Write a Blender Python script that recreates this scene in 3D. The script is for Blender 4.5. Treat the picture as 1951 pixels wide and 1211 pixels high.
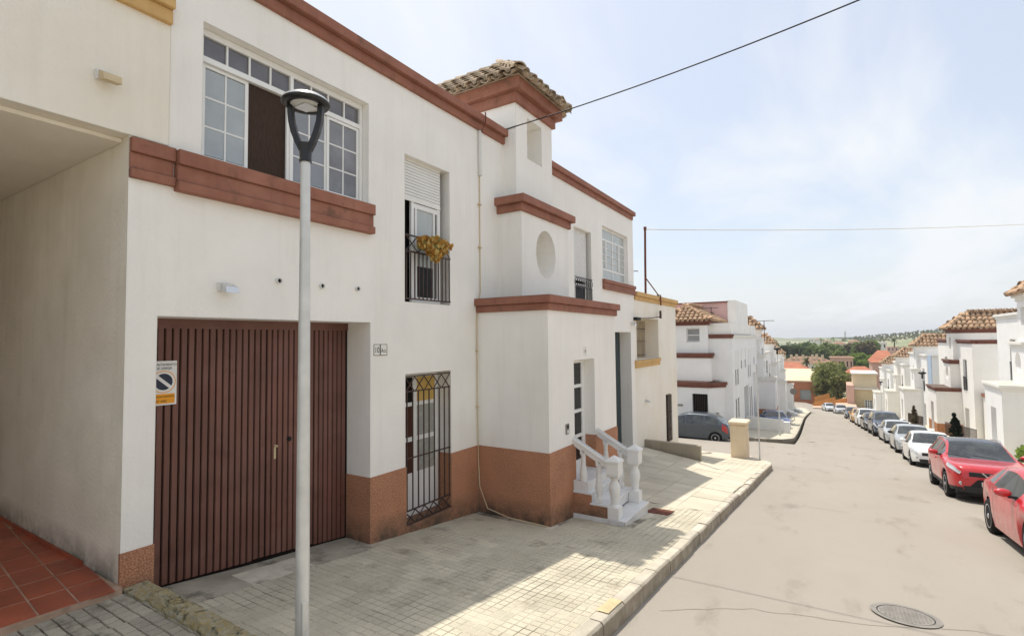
import bpy, bmesh, math, random
from mathutils import Vector, Matrix
R = math.radians
rnd = random.Random(7)
sc = bpy.context.scene
COL = sc.collection
for o in list(bpy.data.objects): bpy.data.objects.remove(o)

# ------------------------------------------------------------------ camera, sky, sun, exposure
cam_d = bpy.data.cameras.new('camera'); cam = bpy.data.objects.new('camera', cam_d); COL.objects.link(cam)
CR = Vector((0.846887, 0.531676, -0.010111)); CF = Vector((-0.530843, 0.846378, 0.043017)); CU = CR.cross(CF)
cam.matrix_world = Matrix(((CR.x, CU.x, -CF.x, 0), (CR.y, CU.y, -CF.y, 0), (CR.z, CU.z, -CF.z, 2.4), (0, 0, 0, 1)))
cam_d.sensor_fit = 'HORIZONTAL'; cam_d.sensor_width = 36; cam_d.lens = 18.0
cam_d.clip_start = .05; cam_d.clip_end = 9000
sc.camera = cam
SUN = Vector((-.315, .187, 1)).normalized()
SUN_EL = math.asin(SUN.z); SUN_ROT = math.atan2(SUN.x, SUN.y)
sl = bpy.data.lights.new('sun', 'SUN'); sl.energy = 3.4; sl.angle = R(.53); sl.color = (1, .94, .84)
so = bpy.data.objects.new('sun', sl); COL.objects.link(so); so.location = (-20, 12, 60)
so.rotation_euler = SUN.to_track_quat('Z', 'Y').to_euler()
w = bpy.data.worlds.new('World'); sc.world = w; w.use_nodes = True
def build_world():
    nt = w.node_tree; N = nt.nodes; L = nt.links; N.clear()
    out = N.new('ShaderNodeOutputWorld'); bg = N.new('ShaderNodeBackground'); bg.inputs[1].default_value = .15
    sky = N.new('ShaderNodeTexSky'); sky.sky_type = 'NISHITA'; sky.sun_disc = False
    sky.sun_elevation = SUN_EL; sky.sun_rotation = SUN_ROT; sky.altitude = 50
    sky.air_density = 1.0; sky.dust_density = 2.5; sky.ozone_density = 1.0
    tc = N.new('ShaderNodeTexCoord'); sep = N.new('ShaderNodeSeparateXYZ'); L.new(tc.outputs['Generated'], sep.inputs[0])
    mx = N.new('ShaderNodeMath'); mx.operation = 'MAXIMUM'; L.new(sep.outputs[2], mx.inputs[0]); mx.inputs[1].default_value = 0
    ad = N.new('ShaderNodeMath'); ad.operation = 'ADD'; L.new(mx.outputs[0], ad.inputs[0]); ad.inputs[1].default_value = .22
    dv = N.new('ShaderNodeVectorMath'); dv.operation = 'DIVIDE'; L.new(tc.outputs['Generated'], dv.inputs[0])
    cb = N.new('ShaderNodeCombineXYZ')
    for i in range(3): L.new(ad.outputs[0], cb.inputs[i])
    L.new(cb.outputs[0], dv.inputs[1])
    mp = N.new('ShaderNodeMapping'); mp.inputs['Scale'].default_value = (1.0, .55, .15); mp.inputs['Rotation'].default_value = (0, 0, .5)
    mp.inputs['Location'].default_value = (3.1, 1.7, 0); L.new(dv.outputs[0], mp.inputs[0])
    n1 = N.new('ShaderNodeTexNoise'); n1.inputs['Scale'].default_value = 1.3; n1.inputs['Detail'].default_value = 7; n1.inputs['Roughness'].default_value = .55
    n1.inputs['Distortion'].default_value = .5; L.new(mp.outputs[0], n1.inputs['Vector'])
    cr = N.new('ShaderNodeMapRange'); cr.inputs['From Min'].default_value = .42; cr.inputs['From Max'].default_value = .62
    cr.inputs['To Min'].default_value = .48; cr.inputs['To Max'].default_value = .97; L.new(n1.outputs['Fac'], cr.inputs['Value'])
    # thin haze low down: the veil closes towards the horizon
    hz = N.new('ShaderNodeMapRange'); hz.inputs['From Min'].default_value = .0; hz.inputs['From Max'].default_value = .35
    hz.inputs['To Min'].default_value = .9; hz.inputs['To Max'].default_value = 0; L.new(sep.outputs[2], hz.inputs['Value'])
    mxx = N.new('ShaderNodeMath'); mxx.operation = 'MAXIMUM'; L.new(cr.outputs[0], mxx.inputs[0]); L.new(hz.outputs[0], mxx.inputs[1])
    mix = N.new('ShaderNodeMix'); mix.data_type = 'RGBA'; L.new(mxx.outputs[0], mix.inputs['Factor'])
    L.new(sky.outputs[0], mix.inputs[6]); mix.inputs[7].default_value = CLOUD
    L.new(mix.outputs[2], bg.inputs[0]); L.new(bg.outputs[0], out.inputs[0])
CLOUD = (5.0, 5.15, 5.3, 1)
build_world()
sc.view_settings.view_transform = 'Standard'; sc.view_settings.look = 'None'
sc.view_settings.gamma = 1; sc.view_settings.use_curve_mapping = False
sc.view_settings.exposure = 0.34
sc.cycles.max_bounces = 8; sc.cycles.diffuse_bounces = 7

# ------------------------------------------------------------------ object helpers
ORG = {}
def tag(o, label=None, cat=None, group=None, kind=None):
    if label: o['label'] = label
    if cat: o['category'] = cat
    if group: o['group'] = group
    if kind: o['kind'] = kind
    return o
def thing(name, label, cat, loc=(0, 0, 0), group=None):
    o = bpy.data.objects.new(name, None); COL.objects.link(o); o.location = loc; o.empty_display_size = .2
    ORG[o.name] = Vector(loc)
    return tag(o, label, cat, group)
class MB:
    def __init__(s): s.v = []; s.f = []; s.m = []; s.sm = []
    def add(s, vs, fs, mi=0, smooth=False):
        b = len(s.v); s.v += [tuple(v) for v in vs]
        for f in fs: s.f.append(tuple(b + i for i in f)); s.m.append(mi); s.sm.append(smooth)
        return s
    def quad(s, a, b, c, d, mi=0): return s.add([a, b, c, d], [(0, 1, 2, 3)], mi)
    def box(s, x0, x1, y0, y1, z0, z1, mi=0):
        if x0 > x1: x0, x1 = x1, x0
        if y0 > y1: y0, y1 = y1, y0
        if z0 > z1: z0, z1 = z1, z0
        v = [(x0, y0, z0), (x1, y0, z0), (x1, y1, z0), (x0, y1, z0), (x0, y0, z1), (x1, y0, z1), (x1, y1, z1), (x0, y1, z1)]
        return s.add(v, [(0, 3, 2, 1), (4, 5, 6, 7), (0, 1, 5, 4), (1, 2, 6, 5), (2, 3, 7, 6), (3, 0, 4, 7)], mi)
    def hexa(s, bot, top, mi=0):
        return s.add(list(bot) + list(top), [(0, 3, 2, 1), (4, 5, 6, 7), (0, 1, 5, 4), (1, 2, 6, 5), (2, 3, 7, 6), (3, 0, 4, 7)], mi)
    def tube(s, pts, r, n=8, mi=0, cap=True, radii=None):
        pts = [Vector(p) for p in pts]; rings = []
        up = Vector((0, 0, 1))
        for i, p in enumerate(pts):
            d = (pts[min(i + 1, len(pts) - 1)] - pts[max(i - 1, 0)]).normalized()
            a = d.cross(up if abs(d.z) < .95 else Vector((1, 0, 0))).normalized(); b = d.cross(a)
            rr = radii[i] if radii else r
            rings.append([p + (a * math.cos(2 * math.pi * k / n) + b * math.sin(2 * math.pi * k / n)) * rr for k in range(n)])
        vs = [v for g in rings for v in g]; fs = []
        for i in range(len(pts) - 1):
            for k in range(n):
                k2 = (k + 1) % n; fs.append((i * n + k, i * n + k2, (i + 1) * n + k2, (i + 1) * n + k))
        s.add(vs, fs, mi, True)
        if cap:
            s.add(rings[0], [tuple(range(n))], mi); s.add(rings[-1], [tuple(reversed(range(n)))], mi)
        return s
    def bar(s, p, q, wd, mi=0):
        return s.tube([p, q], wd * .7071, 4, mi)
    def lathe(s, c, prof, n=16, mi=0, axis='z', smooth=True):
        c = Vector(c); vs = []; fs = []
        for (rr, h) in prof:
            for k in range(n):
                a = 2 * math.pi * k / n; x, y = rr * math.cos(a), rr * math.sin(a)
                vs.append(c + (Vector((x, y, h)) if axis == 'z' else Vector((h, x, y)) if axis == 'x' else Vector((x, h, y))))
        for i in range(len(prof) - 1):
            for k in range(n):
                k2 = (k + 1) % n; fs.append((i * n + k, i * n + k2, (i + 1) * n + k2, (i + 1) * n + k))
        s.add(vs, fs, mi, smooth)
        s.add(vs[:n], [tuple(reversed(range(n)))], mi); s.add(vs[-n:], [tuple(range(n))], mi)
        return s
    def build(s, name, mat, parent=None, bevel=0, label=None, cat=None, group=None, kind=None, smooth=False):
        org = ORG[parent.name] if parent else Vector((0, 0, 0))
        if parent is None and s.v:      # a top-level mesh sits at its own base
            xs = [v[0] for v in s.v]; ys = [v[1] for v in s.v]; zs = [v[2] for v in s.v]
            org = Vector(((min(xs) + max(xs)) / 2, (min(ys) + max(ys)) / 2, min(zs)))
        me = bpy.data.meshes.new(name)
        me.from_pydata([(v[0] - org.x, v[1] - org.y, v[2] - org.z) for v in s.v], [], s.f)
        for m in (mat if isinstance(mat, (list, tuple)) else [mat]): me.materials.append(m)
        me.polygons.foreach_set('material_index', s.m)
        me.polygons.foreach_set('use_smooth', [bool(smooth or x) for x in s.sm])
        me.update()
        o = bpy.data.objects.new(name, me); COL.objects.link(o)
        if parent: o.parent = parent
        else: o.location = org
        ORG[o.name] = org
        if bevel:
            b = o.modifiers.new('bevel', 'BEVEL'); b.width = bevel; b.segments = 2; b.limit_method = 'ANGLE'; b.angle_limit = R(40)
        return tag(o, label, cat, group, kind)
def inst(src, name, parent, loc=(0, 0, 0), rot=(0, 0, 0), scale=(1, 1, 1)):
    o = bpy.data.objects.new(name, src); COL.objects.link(o)
    if parent: o.parent = parent
    o.location = loc; o.rotation_euler = rot; o.scale = scale
    ORG[o.name] = Vector((0, 0, 0))
    return o

# ------------------------------------------------------------------ materials
MATS = {}
def new_mat(name, base, rough=.8, spec=.3, metal=0, var=.12, vscale=3.0, bump=0, bscale=40, bevel=0, coat=0, speck=None, speck_scale=60, speck_amt=.5,
            top_moss=None, streak=0, per_obj=0, emit=None, blotch=None, stretch=(1, 1, 1), tint=None, base_grime=None, side_tone=None):
    m = bpy.data.materials.new(name); m.use_nodes = True; nt = m.node_tree; N = nt.nodes; L = nt.links
    p = N['Principled BSDF']; p.inputs['Roughness'].default_value = rough
    p.inputs['Metallic'].default_value = metal; p.inputs['Specular IOR Level'].default_value = spec
    if coat: p.inputs['Coat Weight'].default_value = coat; p.inputs['Coat Roughness'].default_value = .04
    geo = N.new('ShaderNodeNewGeometry')
    mp = N.new('ShaderNodeMapping'); mp.inputs['Scale'].default_value = stretch; L.new(geo.outputs['Position'], mp.inputs[0])
    def noise(scale, detail=4, rough_=.6, vec=None):
        n = N.new('ShaderNodeTexNoise'); n.inputs['Scale'].default_value = scale; n.inputs['Detail'].default_value = detail
        n.inputs['Roughness'].default_value = rough_; L.new(vec or mp.outputs[0], n.inputs['Vector']); return n.outputs['Fac']
    def rng(v, a, b, c, d):
        r_ = N.new('ShaderNodeMapRange'); r_.inputs['From Min'].default_value = a; r_.inputs['From Max'].default_value = b
        r_.inputs['To Min'].default_value = c; r_.inputs['To Max'].default_value = d; L.new(v, r_.inputs['Value']); return r_.outputs[0]
    def mixc(f, a, b):
        mx = N.new('ShaderNodeMix'); mx.data_type = 'RGBA'
        if isinstance(f, (int, float)): mx.inputs['Factor'].default_value = f
        else: L.new(f, mx.inputs['Factor'])
        for i, c in ((6, a), (7, b)):
            if isinstance(c, (tuple, list)): mx.inputs[i].default_value = (*c[:3], 1)
            else: L.new(c, mx.inputs[i])
        return mx.outputs[2]
    def mul(a, b):
        q = N.new('ShaderNodeMath'); q.operation = 'MULTIPLY'; L.new(a, q.inputs[0])
        if isinstance(b, (int, float)): q.inputs[1].default_value = b
        else: L.new(b, q.inputs[1])
        return q.outputs[0]
    col = mixc(rng(noise(vscale), .3, .7, 0, 1), tuple(c * (1 - var) for c in base), tuple(min(1, c * (1 + var * .6)) for c in base))
    if tint: col = mixc(rng(noise(tint[1], 5), .42, .68, 0, tint[2]), col, tint[0])
    if speck: col = mixc(rng(noise(speck_scale, 2, .5), .42, .62, 0, speck_amt), col, speck)
    if blotch:   # (colour, scale, threshold, amount)
        col = mixc(rng(noise(blotch[1], 6, .65), blotch[2], blotch[2] + .12, 0, blotch[3]), col, blotch[0])
    if streak:
        m2 = N.new('ShaderNodeMapping'); m2.inputs['Scale'].default_value = (5, 5, .35); L.new(geo.outputs['Position'], m2.inputs[0])
        col = mixc(rng(noise(1.0, 5, .7, m2.outputs[0]), .5, .8, 0, streak), col, tuple(c * .55 for c in base[:2]) + (base[2] * .45,))
    sp = N.new('ShaderNodeSeparateXYZ'); L.new(geo.outputs['Normal'], sp.inputs[0])
    if top_moss:
        f = mul(rng(sp.outputs[2], .3, .7, 0, 1), rng(noise(6, 5), .32, .55, .25, 1)); col = mixc(f, col, top_moss)
    if base_grime:    # grime splashed up from the ground: (colour, z low, z high)
        sz = N.new('ShaderNodeSeparateXYZ'); L.new(geo.outputs['Position'], sz.inputs[0])
        hv = sz.outputs[2]
        if len(base_grime) > 3:      # height over a pavement that falls with y
            q1 = N.new('ShaderNodeMath'); q1.operation = 'MULTIPLY_ADD'; L.new(sz.outputs[1], q1.inputs[0]); q1.inputs[1].default_value = base_grime[3]; L.new(sz.outputs[2], q1.inputs[2]); hv = q1.outputs[0]
        f = mul(rng(hv, base_grime[1], base_grime[2], 1, 0), rng(noise(3.5, 6, .7), .3, .6, .1, 1)); col = mixc(f, col, base_grime[0])
    if side_tone: col = mixc(mul(rng(sp.outputs[2], .55, .9, 1, 0), rng(noise(5, 5), .25, .6, .35, 1)), col, side_tone)  # steep faces blend to a second colour, broken up by noise
    if per_obj:
        oi = N.new('ShaderNodeObjectInfo'); col2 = N.new('ShaderNodeHueSaturation'); L.new(col, col2.inputs['Color'])
        L.new(rng(oi.outputs['Random'], 0, 1, 1 - per_obj, 1 + per_obj), col2.inputs['Value']); col = col2.outputs[0]
    L.new(col, p.inputs['Base Color'])
    L.new(rng(noise(vscale * 4), .3, .7, max(.02, rough - .06), min(1, rough + .06)), p.inputs['Roughness'])
    nrm = None
    if bevel:
        bv = N.new('ShaderNodeBevel'); bv.samples = 3; bv.inputs['Radius'].default_value = bevel; nrm = bv.outputs[0]
    if bump:
        bp = N.new('ShaderNodeBump'); bp.inputs['Strength'].default_value = bump; bp.inputs['Distance'].default_value = .02
        L.new(noise(bscale, 5), bp.inputs['Height'])
        if nrm: L.new(nrm, bp.inputs['Normal'])
        nrm = bp.outputs[0]
    if nrm: L.new(nrm, p.inputs['Normal'])
    if emit: p.inputs['Emission Color'].default_value = (*emit[:3], 1); p.inputs['Emission Strength'].default_value = emit[3]
    MATS[name] = m; return m
WHITE = (.88, .86, .815)
new_mat('stucco', WHITE, .9, .15, var=.05, vscale=.9, bump=.3, bscale=45, bevel=.015, streak=.17, tint=((.74, .70, .62), .5, .2))
new_mat('stucco_cool', (.84, .835, .82), .9, .15, var=.05, vscale=.9, bump=.25, bscale=60, bevel=.02, streak=.12)
new_mat('stucco_warm', (.85, .81, .73), .9, .15, var=.05, vscale=.7, bump=.25, bscale=60, bevel=.015, streak=.16, tint=((.70, .58, .36), .6, .25))
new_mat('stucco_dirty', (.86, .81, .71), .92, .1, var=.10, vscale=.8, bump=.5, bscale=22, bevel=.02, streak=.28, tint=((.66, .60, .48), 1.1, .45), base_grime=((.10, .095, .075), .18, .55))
new_mat('ceiling_plaster', (.86, .82, .73), .92, .1, var=.06, vscale=.6, bump=.3, bscale=25, tint=((.68, .63, .53), .8, .4))
new_mat('plinth_granulate', (.43, .19, .10), .85, .25, var=.15, vscale=2, bump=.9, bscale=60, bevel=.01, speck=(.74, .43, .28), speck_scale=62, speck_amt=.5, tint=((.24, .115, .07), 1.6, .45), blotch=((.16, .07, .04), 55, .60, .6), base_grime=((.09, .075, .055), .20, .55, .11))
new_mat('brown_trim', (.30, .125, .082), .7, .3, var=.18, vscale=2.5, bump=.3, bscale=30, bevel=.01, top_moss=(.055, .05, .04), streak=.55, tint=((.37, .175, .118), 3, .5), blotch=((.11, .07, .045), 4.5, .58, .6))
new_mat('brown_trim_dark', (.18, .072, .052), .7, .3, var=.18, vscale=2.5, bump=.3, bscale=30, top_moss=(.12, .10, .08), streak=.3)
new_mat('yellow_trim', (.62, .40, .17), .8, .2, var=.12, vscale=2.5, bump=.3, bscale=30, bevel=.01, top_moss=(.16, .13, .08), streak=.3)
new_mat('white_trim', (.80, .78, .73), .8, .2, var=.06, vscale=2, bump=.2, bscale=40, bevel=.012, top_moss=(.5, .46, .38))
new_mat('garage_board', (.155, .064, .046), .45, .45, var=.2, vscale=1.6, bump=.08, bscale=30, streak=.3, per_obj=.10, tint=((.20, .10, .08), 2.2, .5), blotch=((.085, .035, .026), 3, .58, .5))
new_mat('garage_gap', (.012, .008, .007), .9, .1, var=0)
new_mat('window_frame', (.80, .80, .78), .38, .5, var=.03, bevel=.004)
new_mat('glass', (.24, .25, .265), .05, 1.0, var=.25, vscale=.8)
new_mat('glass_dark', (.02, .021, .022), .22, .22, var=.2, vscale=.8)
new_mat('glass_curtain', (.42, .45, .44), .08, .9, var=.12, vscale=6, stretch=(6, 6, .6))
new_mat('glass_frost', (.36, .37, .33), .25, .6, var=.12, vscale=2)
new_mat('curtain_brown', (.075, .034, .022), .8, .1, var=.25, vscale=14, stretch=(1, 4, .6))
new_mat('mesh_brown', (.055, .034, .024), .75, .15, var=.3, vscale=9, stretch=(1, 6, 1))
new_mat('yellow_paper', (.62, .42, .13), .7, .1, var=.1)
new_mat('shutter_white', (.78, .77, .73), .5, .4, var=.05, vscale=2)
new_mat('room_dark', (.014, .013, .012), .95, .05, var=.1)
new_mat('iron', (.045, .030, .026), .5, .4, var=.3, vscale=6, tint=((.12, .05, .03), 5, .5))
new_mat('iron_black', (.02, .02, .022), .5, .4, var=.2, vscale=6)
new_mat('rust_iron', (.20, .075, .05), .75, .2, var=.3, vscale=6)
new_mat('marble', (.74, .745, .74), .35, .5, var=.08, vscale=3, tint=((.55, .56, .56), 2.2, .45), bevel=.008)
new_mat('white_stone', (.80, .795, .77), .7, .3, var=.06, vscale=4, bump=.15, bscale=60, tint=((.62, .60, .55), 4, .3), bevel=.006)
new_mat('roof_tile', (.47, .36, .255), .9, .1, var=.3, vscale=5, bump=.7, bscale=45, per_obj=.28, tint=((.60, .48, .36), 3.5, .6), blotch=((.10, .09, .065), 5, .56, .7), speck=(.16, .15, .11), speck_scale=40, speck_amt=.5)
new_mat('roof_tile_far', (.50, .33, .21), .9, .1, var=.35, vscale=2.2, bump=.6, bscale=30, tint=((.6, .45, .31), 2.5, .6), blotch=((.12, .085, .06), 2.6, .52, .75))
new_mat('roof_red', (.42, .17, .105), .9, .1, var=.2, vscale=.8)
new_mat('road', (.345, .312, .268), .9, .2, var=.08, stretch=(1.7, .6, 1), vscale=.35, bump=.35, bscale=90, speck=(.40, .365, .315), speck_scale=160, speck_amt=.35, tint=((.29, .262, .222), .7, .55), blotch=((.225, .20, .168), .8, .57, .6))
new_mat('road_crack', (.275, .247, .208), .95, .1, var=.2)
new_mat('paving_tile', (.58, .535, .415), .88, .2, var=.12, vscale=2, bump=.5, bscale=55, per_obj=.10, tint=((.41, .37, .28), .9, .7), blotch=((.30, .265, .195), 2.3, .56, .7), speck=(.50, .46, .37), speck_scale=90, speck_amt=.4)
new_mat('paving_old', (.46, .425, .34), .9, .2, var=.2, vscale=4, bump=.6, bscale=45, per_obj=.14, tint=((.32, .29, .23), 2.0, .7), blotch=((.09, .085, .06), 3, .56, .6))
new_mat('slab', (.60, .555, .44), .88, .2, var=.12, vscale=1.5, bump=.4, bscale=45, per_obj=.08, tint=((.48, .44, .355), .9, .6))
new_mat('joint', (.62, .57, .46), .95, .1, var=.15, vscale=5, blotch=((.13, .115, .085), 1.3, .46, .9))
new_mat('concrete_apron', (.47, .43, .34), .9, .2, var=.2, vscale=1.8, bump=.4, bscale=35, tint=((.26, .235, .185), 1.4, .8), blotch=((.11, .10, .075), 2.6, .54, .7))
new_mat('kerb_stone', (.56, .51, .42), .88, .2, var=.18, vscale=3, bump=.5, bscale=40, per_obj=.12, tint=((.40, .36, .285), 2.5, .6), side_tone=(.27, .235, .18))
new_mat('yellow_mark', (.58, .48, .29), .85, .2, var=.2, vscale=6)
new_mat('mossy_stone', (.40, .36, .24), .95, .1, var=.35, vscale=9, bump=1.2, bscale=26, blotch=((.06, .055, .035), 9, .52, .9), tint=((.40, .39, .33), 7, .6), speck=(.36, .25, .06), speck_scale=24, speck_amt=.5)
new_mat('wall_concrete', (.42, .375, .295), .95, .1, var=.2, vscale=1.5, bump=.6, bscale=25, streak=.5, tint=((.26, .23, .17), 1.5, .7), blotch=((.40, .38, .33), 4, .66, .7))
new_mat('red_tile', (.40, .10, .05), .5, .4, var=.25, vscale=3, bump=.15, bscale=30, per_obj=.14, tint=((.24, .075, .045), 2, .6), blotch=((.30, .20, .15), 2.4, .60, .35))
new_mat('red_grout', (.43, .30, .22), .95, .1, var=.3, vscale=5)
new_mat('galvanised', (.66, .67, .66), .45, .5, metal=.35, var=.14, vscale=5, bump=.05, bscale=20, tint=((.56, .57, .56), 3, .5))
new_mat('lamp_black', (.012, .012, .013), .38, .5, var=.15)
new_mat('lamp_cap', (.55, .56, .55), .3, .5, metal=.5, var=.1)
new_mat('lamp_glass', (.62, .64, .63), .2, .6, var=.1, vscale=25)
new_mat('pvc_white', (.70, .69, .66), .45, .4, var=.08)
new_mat('pipe_cream', (.60, .48, .30), .6, .3, var=.15, vscale=3)
new_mat('black', (.012, .012, .013), .6, .3, var=.1)
new_mat('rubber', (.018, .018, .019), .85, .2, var=.2, vscale=8)
new_mat('plastic_dark', (.022, .023, .025), .6, .35, var=.12)
new_mat('chrome', (.75, .75, .76), .14, .5, metal=1, var=.03)
new_mat('alloy', (.66, .67, .68), .3, .5, metal=.8, var=.05)
new_mat('car_glass', (.026, .030, .031), .03, .8, var=.5, vscale=2.5, tint=((.075, .085, .08), 2.2, .8))
new_mat('headlight', (.50, .52, .54), .08, .9, var=.25, vscale=9)
new_mat('tail_red', (.50, .03, .025), .12, .7, var=.1, vscale=8)
new_mat('plate_white', (.74, .74, .72), .5, .4, var=.03)
new_mat('amber', (.70, .30, .03), .2, .6, var=.1)
new_mat('glass_top', (.13, .125, .135), .06, .8, var=.25, vscale=2.5)
new_mat('glass_net', (.36, .39, .40), .06, 1.0, var=.12, vscale=3)
new_mat('glass_room', (.19, .19, .195), .05, .9, var=.35, vscale=2.2, blotch=((.42, .36, .22), 2.6, .62, .5))
PAINT = {}
for k, c in dict(red=(.50, .014, .02), red2=(.53, .018, .026), white=(.78, .78, .76), silver=(.48, .49, .51), silver2=(.40, .42, .43), navy=(.05, .065, .10), slate=(.045, .062, .08), black=(.018, .018, .02), yellow=(.62, .30, .03), grey=(.20, .21, .23), blue=(.05, .09, .26), pale=(.62, .64, .66)).items():
    PAINT[k] = new_mat('paint_' + k, c, .32, .5, metal=.15 if k in ('silver', 'silver2', 'slate', 'grey', 'pale') else 0, var=.04, vscale=1.5, coat=.8)
new_mat('sign_white', (.80, .80, .78), .4, .4, var=.03)
new_mat('sign_navy', (.018, .026, .055), .4, .4, var=.1)
new_mat('sign_orange', (.86, .36, .015), .4, .4, var=.05)
new_mat('ink', (.012, .012, .014), .7, .2, var=0)
new_mat('ceramic', (.76, .75, .70), .2, .5, var=.04)
new_mat('cast_iron', (.27, .25, .22), .6, .4, var=.2, vscale=8, metal=.2)
new_mat('bark', (.10, .075, .055), .95, .1, var=.3, vscale=9, bump=.8, bscale=20)
for k, c in dict(mid=(.17, .22, .075), dark=(.085, .12, .05), acacia=(.23, .25, .09), palm=(.11, .14, .06), olive=(.17, .18, .11), bright=(.20, .28, .06), cypress=(.012, .022, .012), brown=(.12, .10, .06)).items():
    new_mat('leaf_' + k, c, .75, .2, var=.4, vscale=1.3)
new_mat('leaf_dry', (.50, .28, .06), .8, .1, var=.45, vscale=18, tint=((.30, .10, .03), 14, .7))
new_mat('leaf_pale', (.62, .47, .17), .8, .1, var=.3, vscale=18)
new_mat('wicker', (.16, .045, .03), .8, .2, var=.2, vscale=20)
new_mat('ground_dry', (.36, .31, .21), .95, .1, var=.25, vscale=.03, tint=((.17, .19, .08), .02, .9), blotch=((.10, .125, .05), .035, .52, .8))
new_mat('hill_green', (.26, .29, .17), .95, .1, var=.35, vscale=.008, tint=((.46, .41, .27), .012, .8), blotch=((.11, .14, .07), .02, .53, .75))
new_mat('far_white', (.72, .70, .65), .9, .1, var=.08, vscale=.3)
new_mat('far_cream', (.66, .56, .40), .9, .1, var=.1, vscale=.4)
new_mat('pink_wall', (.70, .47, .44), .9, .15, var=.06, vscale=1, bump=.2, bscale=40)
new_mat('terrace_tan', (.58, .42, .31), .9, .1, var=.12, vscale=.5)
new_mat('pink_far', (.58, .38, .31), .9, .1, var=.1, vscale=.5)
new_mat('orange_wall', (.52, .24, .08), .9, .15, var=.15, vscale=.8)
new_mat('brick_orange', (.42, .16, .085), .9, .15, var=.12, vscale=1.2, speck=(.50, .25, .16), speck_scale=9, speck_amt=.5)
new_mat('brick_brown', (.40, .18, .085), .9, .15, var=.2, vscale=3, speck=(.50, .26, .14), speck_scale=16, speck_amt=.6)
new_mat('pillar_cream', (.74, .62, .45), .9, .15, var=.08, vscale=2, bump=.3, bscale=40, streak=.2)
new_mat('beige_wall', (.56, .46, .29), .9, .15, var=.06, vscale=1, bump=.2, bscale=40)
new_mat('grey_door', (.30, .34, .34), .5, .4, var=.05)
new_mat('wood_door', (.20, .075, .03), .5, .4, var=.2, vscale=4)
new_mat('teal_door', (.035, .055, .06), .5, .4, var=.2, vscale=4)
new_mat('awning_blue', (.40, .50, .62), .8, .2, var=.15, vscale=4)
new_mat('roof_brown', (.30, .185, .13), .9, .1, var=.2, vscale=.6)
M = MATS

# ------------------------------------------------------------------ the lie of the land
PROF = [(-60, 6.6), (-30, 3.32), (0, .02), (20, -2.20), (30, -3.30), (35, -3.80), (40, -4.25), (45, -4.70), (50.5, -5.18), (56, -5.68), (61.5, -6.14), (72, -7.19), (85, -8.55), (95, -9.6), (104, -10.4), (115, -11.1), (130, -11.7), (180, -12.6), (260, -13.6)]
SHIFT = [(-60, 0), (36, 0), (40, -.10), (45, -.36), (50.5, -.68), (56, -.98), (61.5, -1.30), (72, -1.67), (95, -2.43), (104, -4.0), (115, -6.5), (130, -11), (180, -24), (260, -42)]
for k_ in [k_ for k_ in MATS if k_.startswith('leaf_')]:     # leaves let light through
    nt_ = MATS[k_].node_tree; p_ = nt_.nodes['Principled BSDF']; o_ = nt_.nodes['Material Output']
    tr_ = nt_.nodes.new('ShaderNodeBsdfTranslucent'); mx_ = nt_.nodes.new('ShaderNodeMixShader'); mx_.inputs[0].default_value = .42
    hs_ = nt_.nodes.new('ShaderNodeHueSaturation'); hs_.inputs['Value'].default_value = 1.5
    nt_.links.new(p_.inputs['Base Color'].links[0].from_socket, hs_.inputs['Color']); nt_.links.new(hs_.outputs[0], tr_.inputs['Color'])
    nt_.links.new(p_.outputs[0], mx_.inputs[1]); nt_.links.new(tr_.outputs[0], mx_.inputs[2]); nt_.links.new(mx_.outputs[0], o_.inputs['Surface'])
def lerp_tab(tab, y):
    if y <= tab[0][0]: return tab[0][1]
    for (a, va), (b, vb) in zip(tab, tab[1:]):
        if y <= b: return va + (vb - va) * (y - a) / (b - a)
    return tab[-1][1]
def zr(y): return (lerp_tab(PROF, y - 1.5) + lerp_tab(PROF, y) + lerp_tab(PROF, y + 1.5)) / 3
def sh(y): return (lerp_tab(SHIFT, y - 3) + lerp_tab(SHIFT, y) + lerp_tab(SHIFT, y + 3)) / 3
def shh(y): return .52 * sh(y)      # the house fronts bend less than the kerb
def zg(y): return .167 - .11 * y          # left pavement by the house
# ------------------------------------------------------------------ building helpers
def wall(mb, x, y0, y1, z0, z1, ops=(), mi=0, back=None, axis='x', sgn=1):
    """Wall face at x looking along +x (or any axis by fn) with recessed openings (ya, yb, za, zb, depth)."""
    def P(xx, y, z): return (xx, y, z) if axis == 'x' else (y, xx, z)
    def q(a, b, c, d, m=mi):
        pts = [P(*a), P(*b), P(*c), P(*d)]
        if (axis == 'x') != (sgn > 0): pts.reverse()
        mb.quad(*pts, m)
    ys = sorted({y0, y1, *[o[0] for o in ops], *[o[1] for o in ops]}); ys = [v for v in ys if y0 <= v <= y1]
    zs = sorted({z0, z1, *[max(z0, o[2]) for o in ops], *[min(z1, o[3]) for o in ops]})
    for a, b in zip(ys, ys[1:]):
        for c, d in zip(zs, zs[1:]):
            my, mz = (a + b) / 2, (c + d) / 2
            if any(o[0] < my < o[1] and o[2] < mz < o[3] for o in ops): continue
            q((x, a, c), (x, b, c), (x, b, d), (x, a, d))
    for o in ops:
        a, b, c, d, dp = o[:5]; c0, d0 = c, d; c = max(c, z0); d = min(d, z1); xb = x - dp * sgn
        q((xb, a, c), (x, a, c), (x, a, d), (xb, a, d)); q((x, b, c), (xb, b, c), (xb, b, d), (x, b, d))
        if d0 <= z1: q((xb, a, d), (x, a, d), (x, b, d), (xb, b, d))
        if c0 >= z0: q((x, a, c), (xb, a, c), (xb, b, c), (x, b, c))
        if back is not None: q((xb, a, c), (xb, b, c), (xb, b, d), (xb, a, d), back)
    return mb
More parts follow.
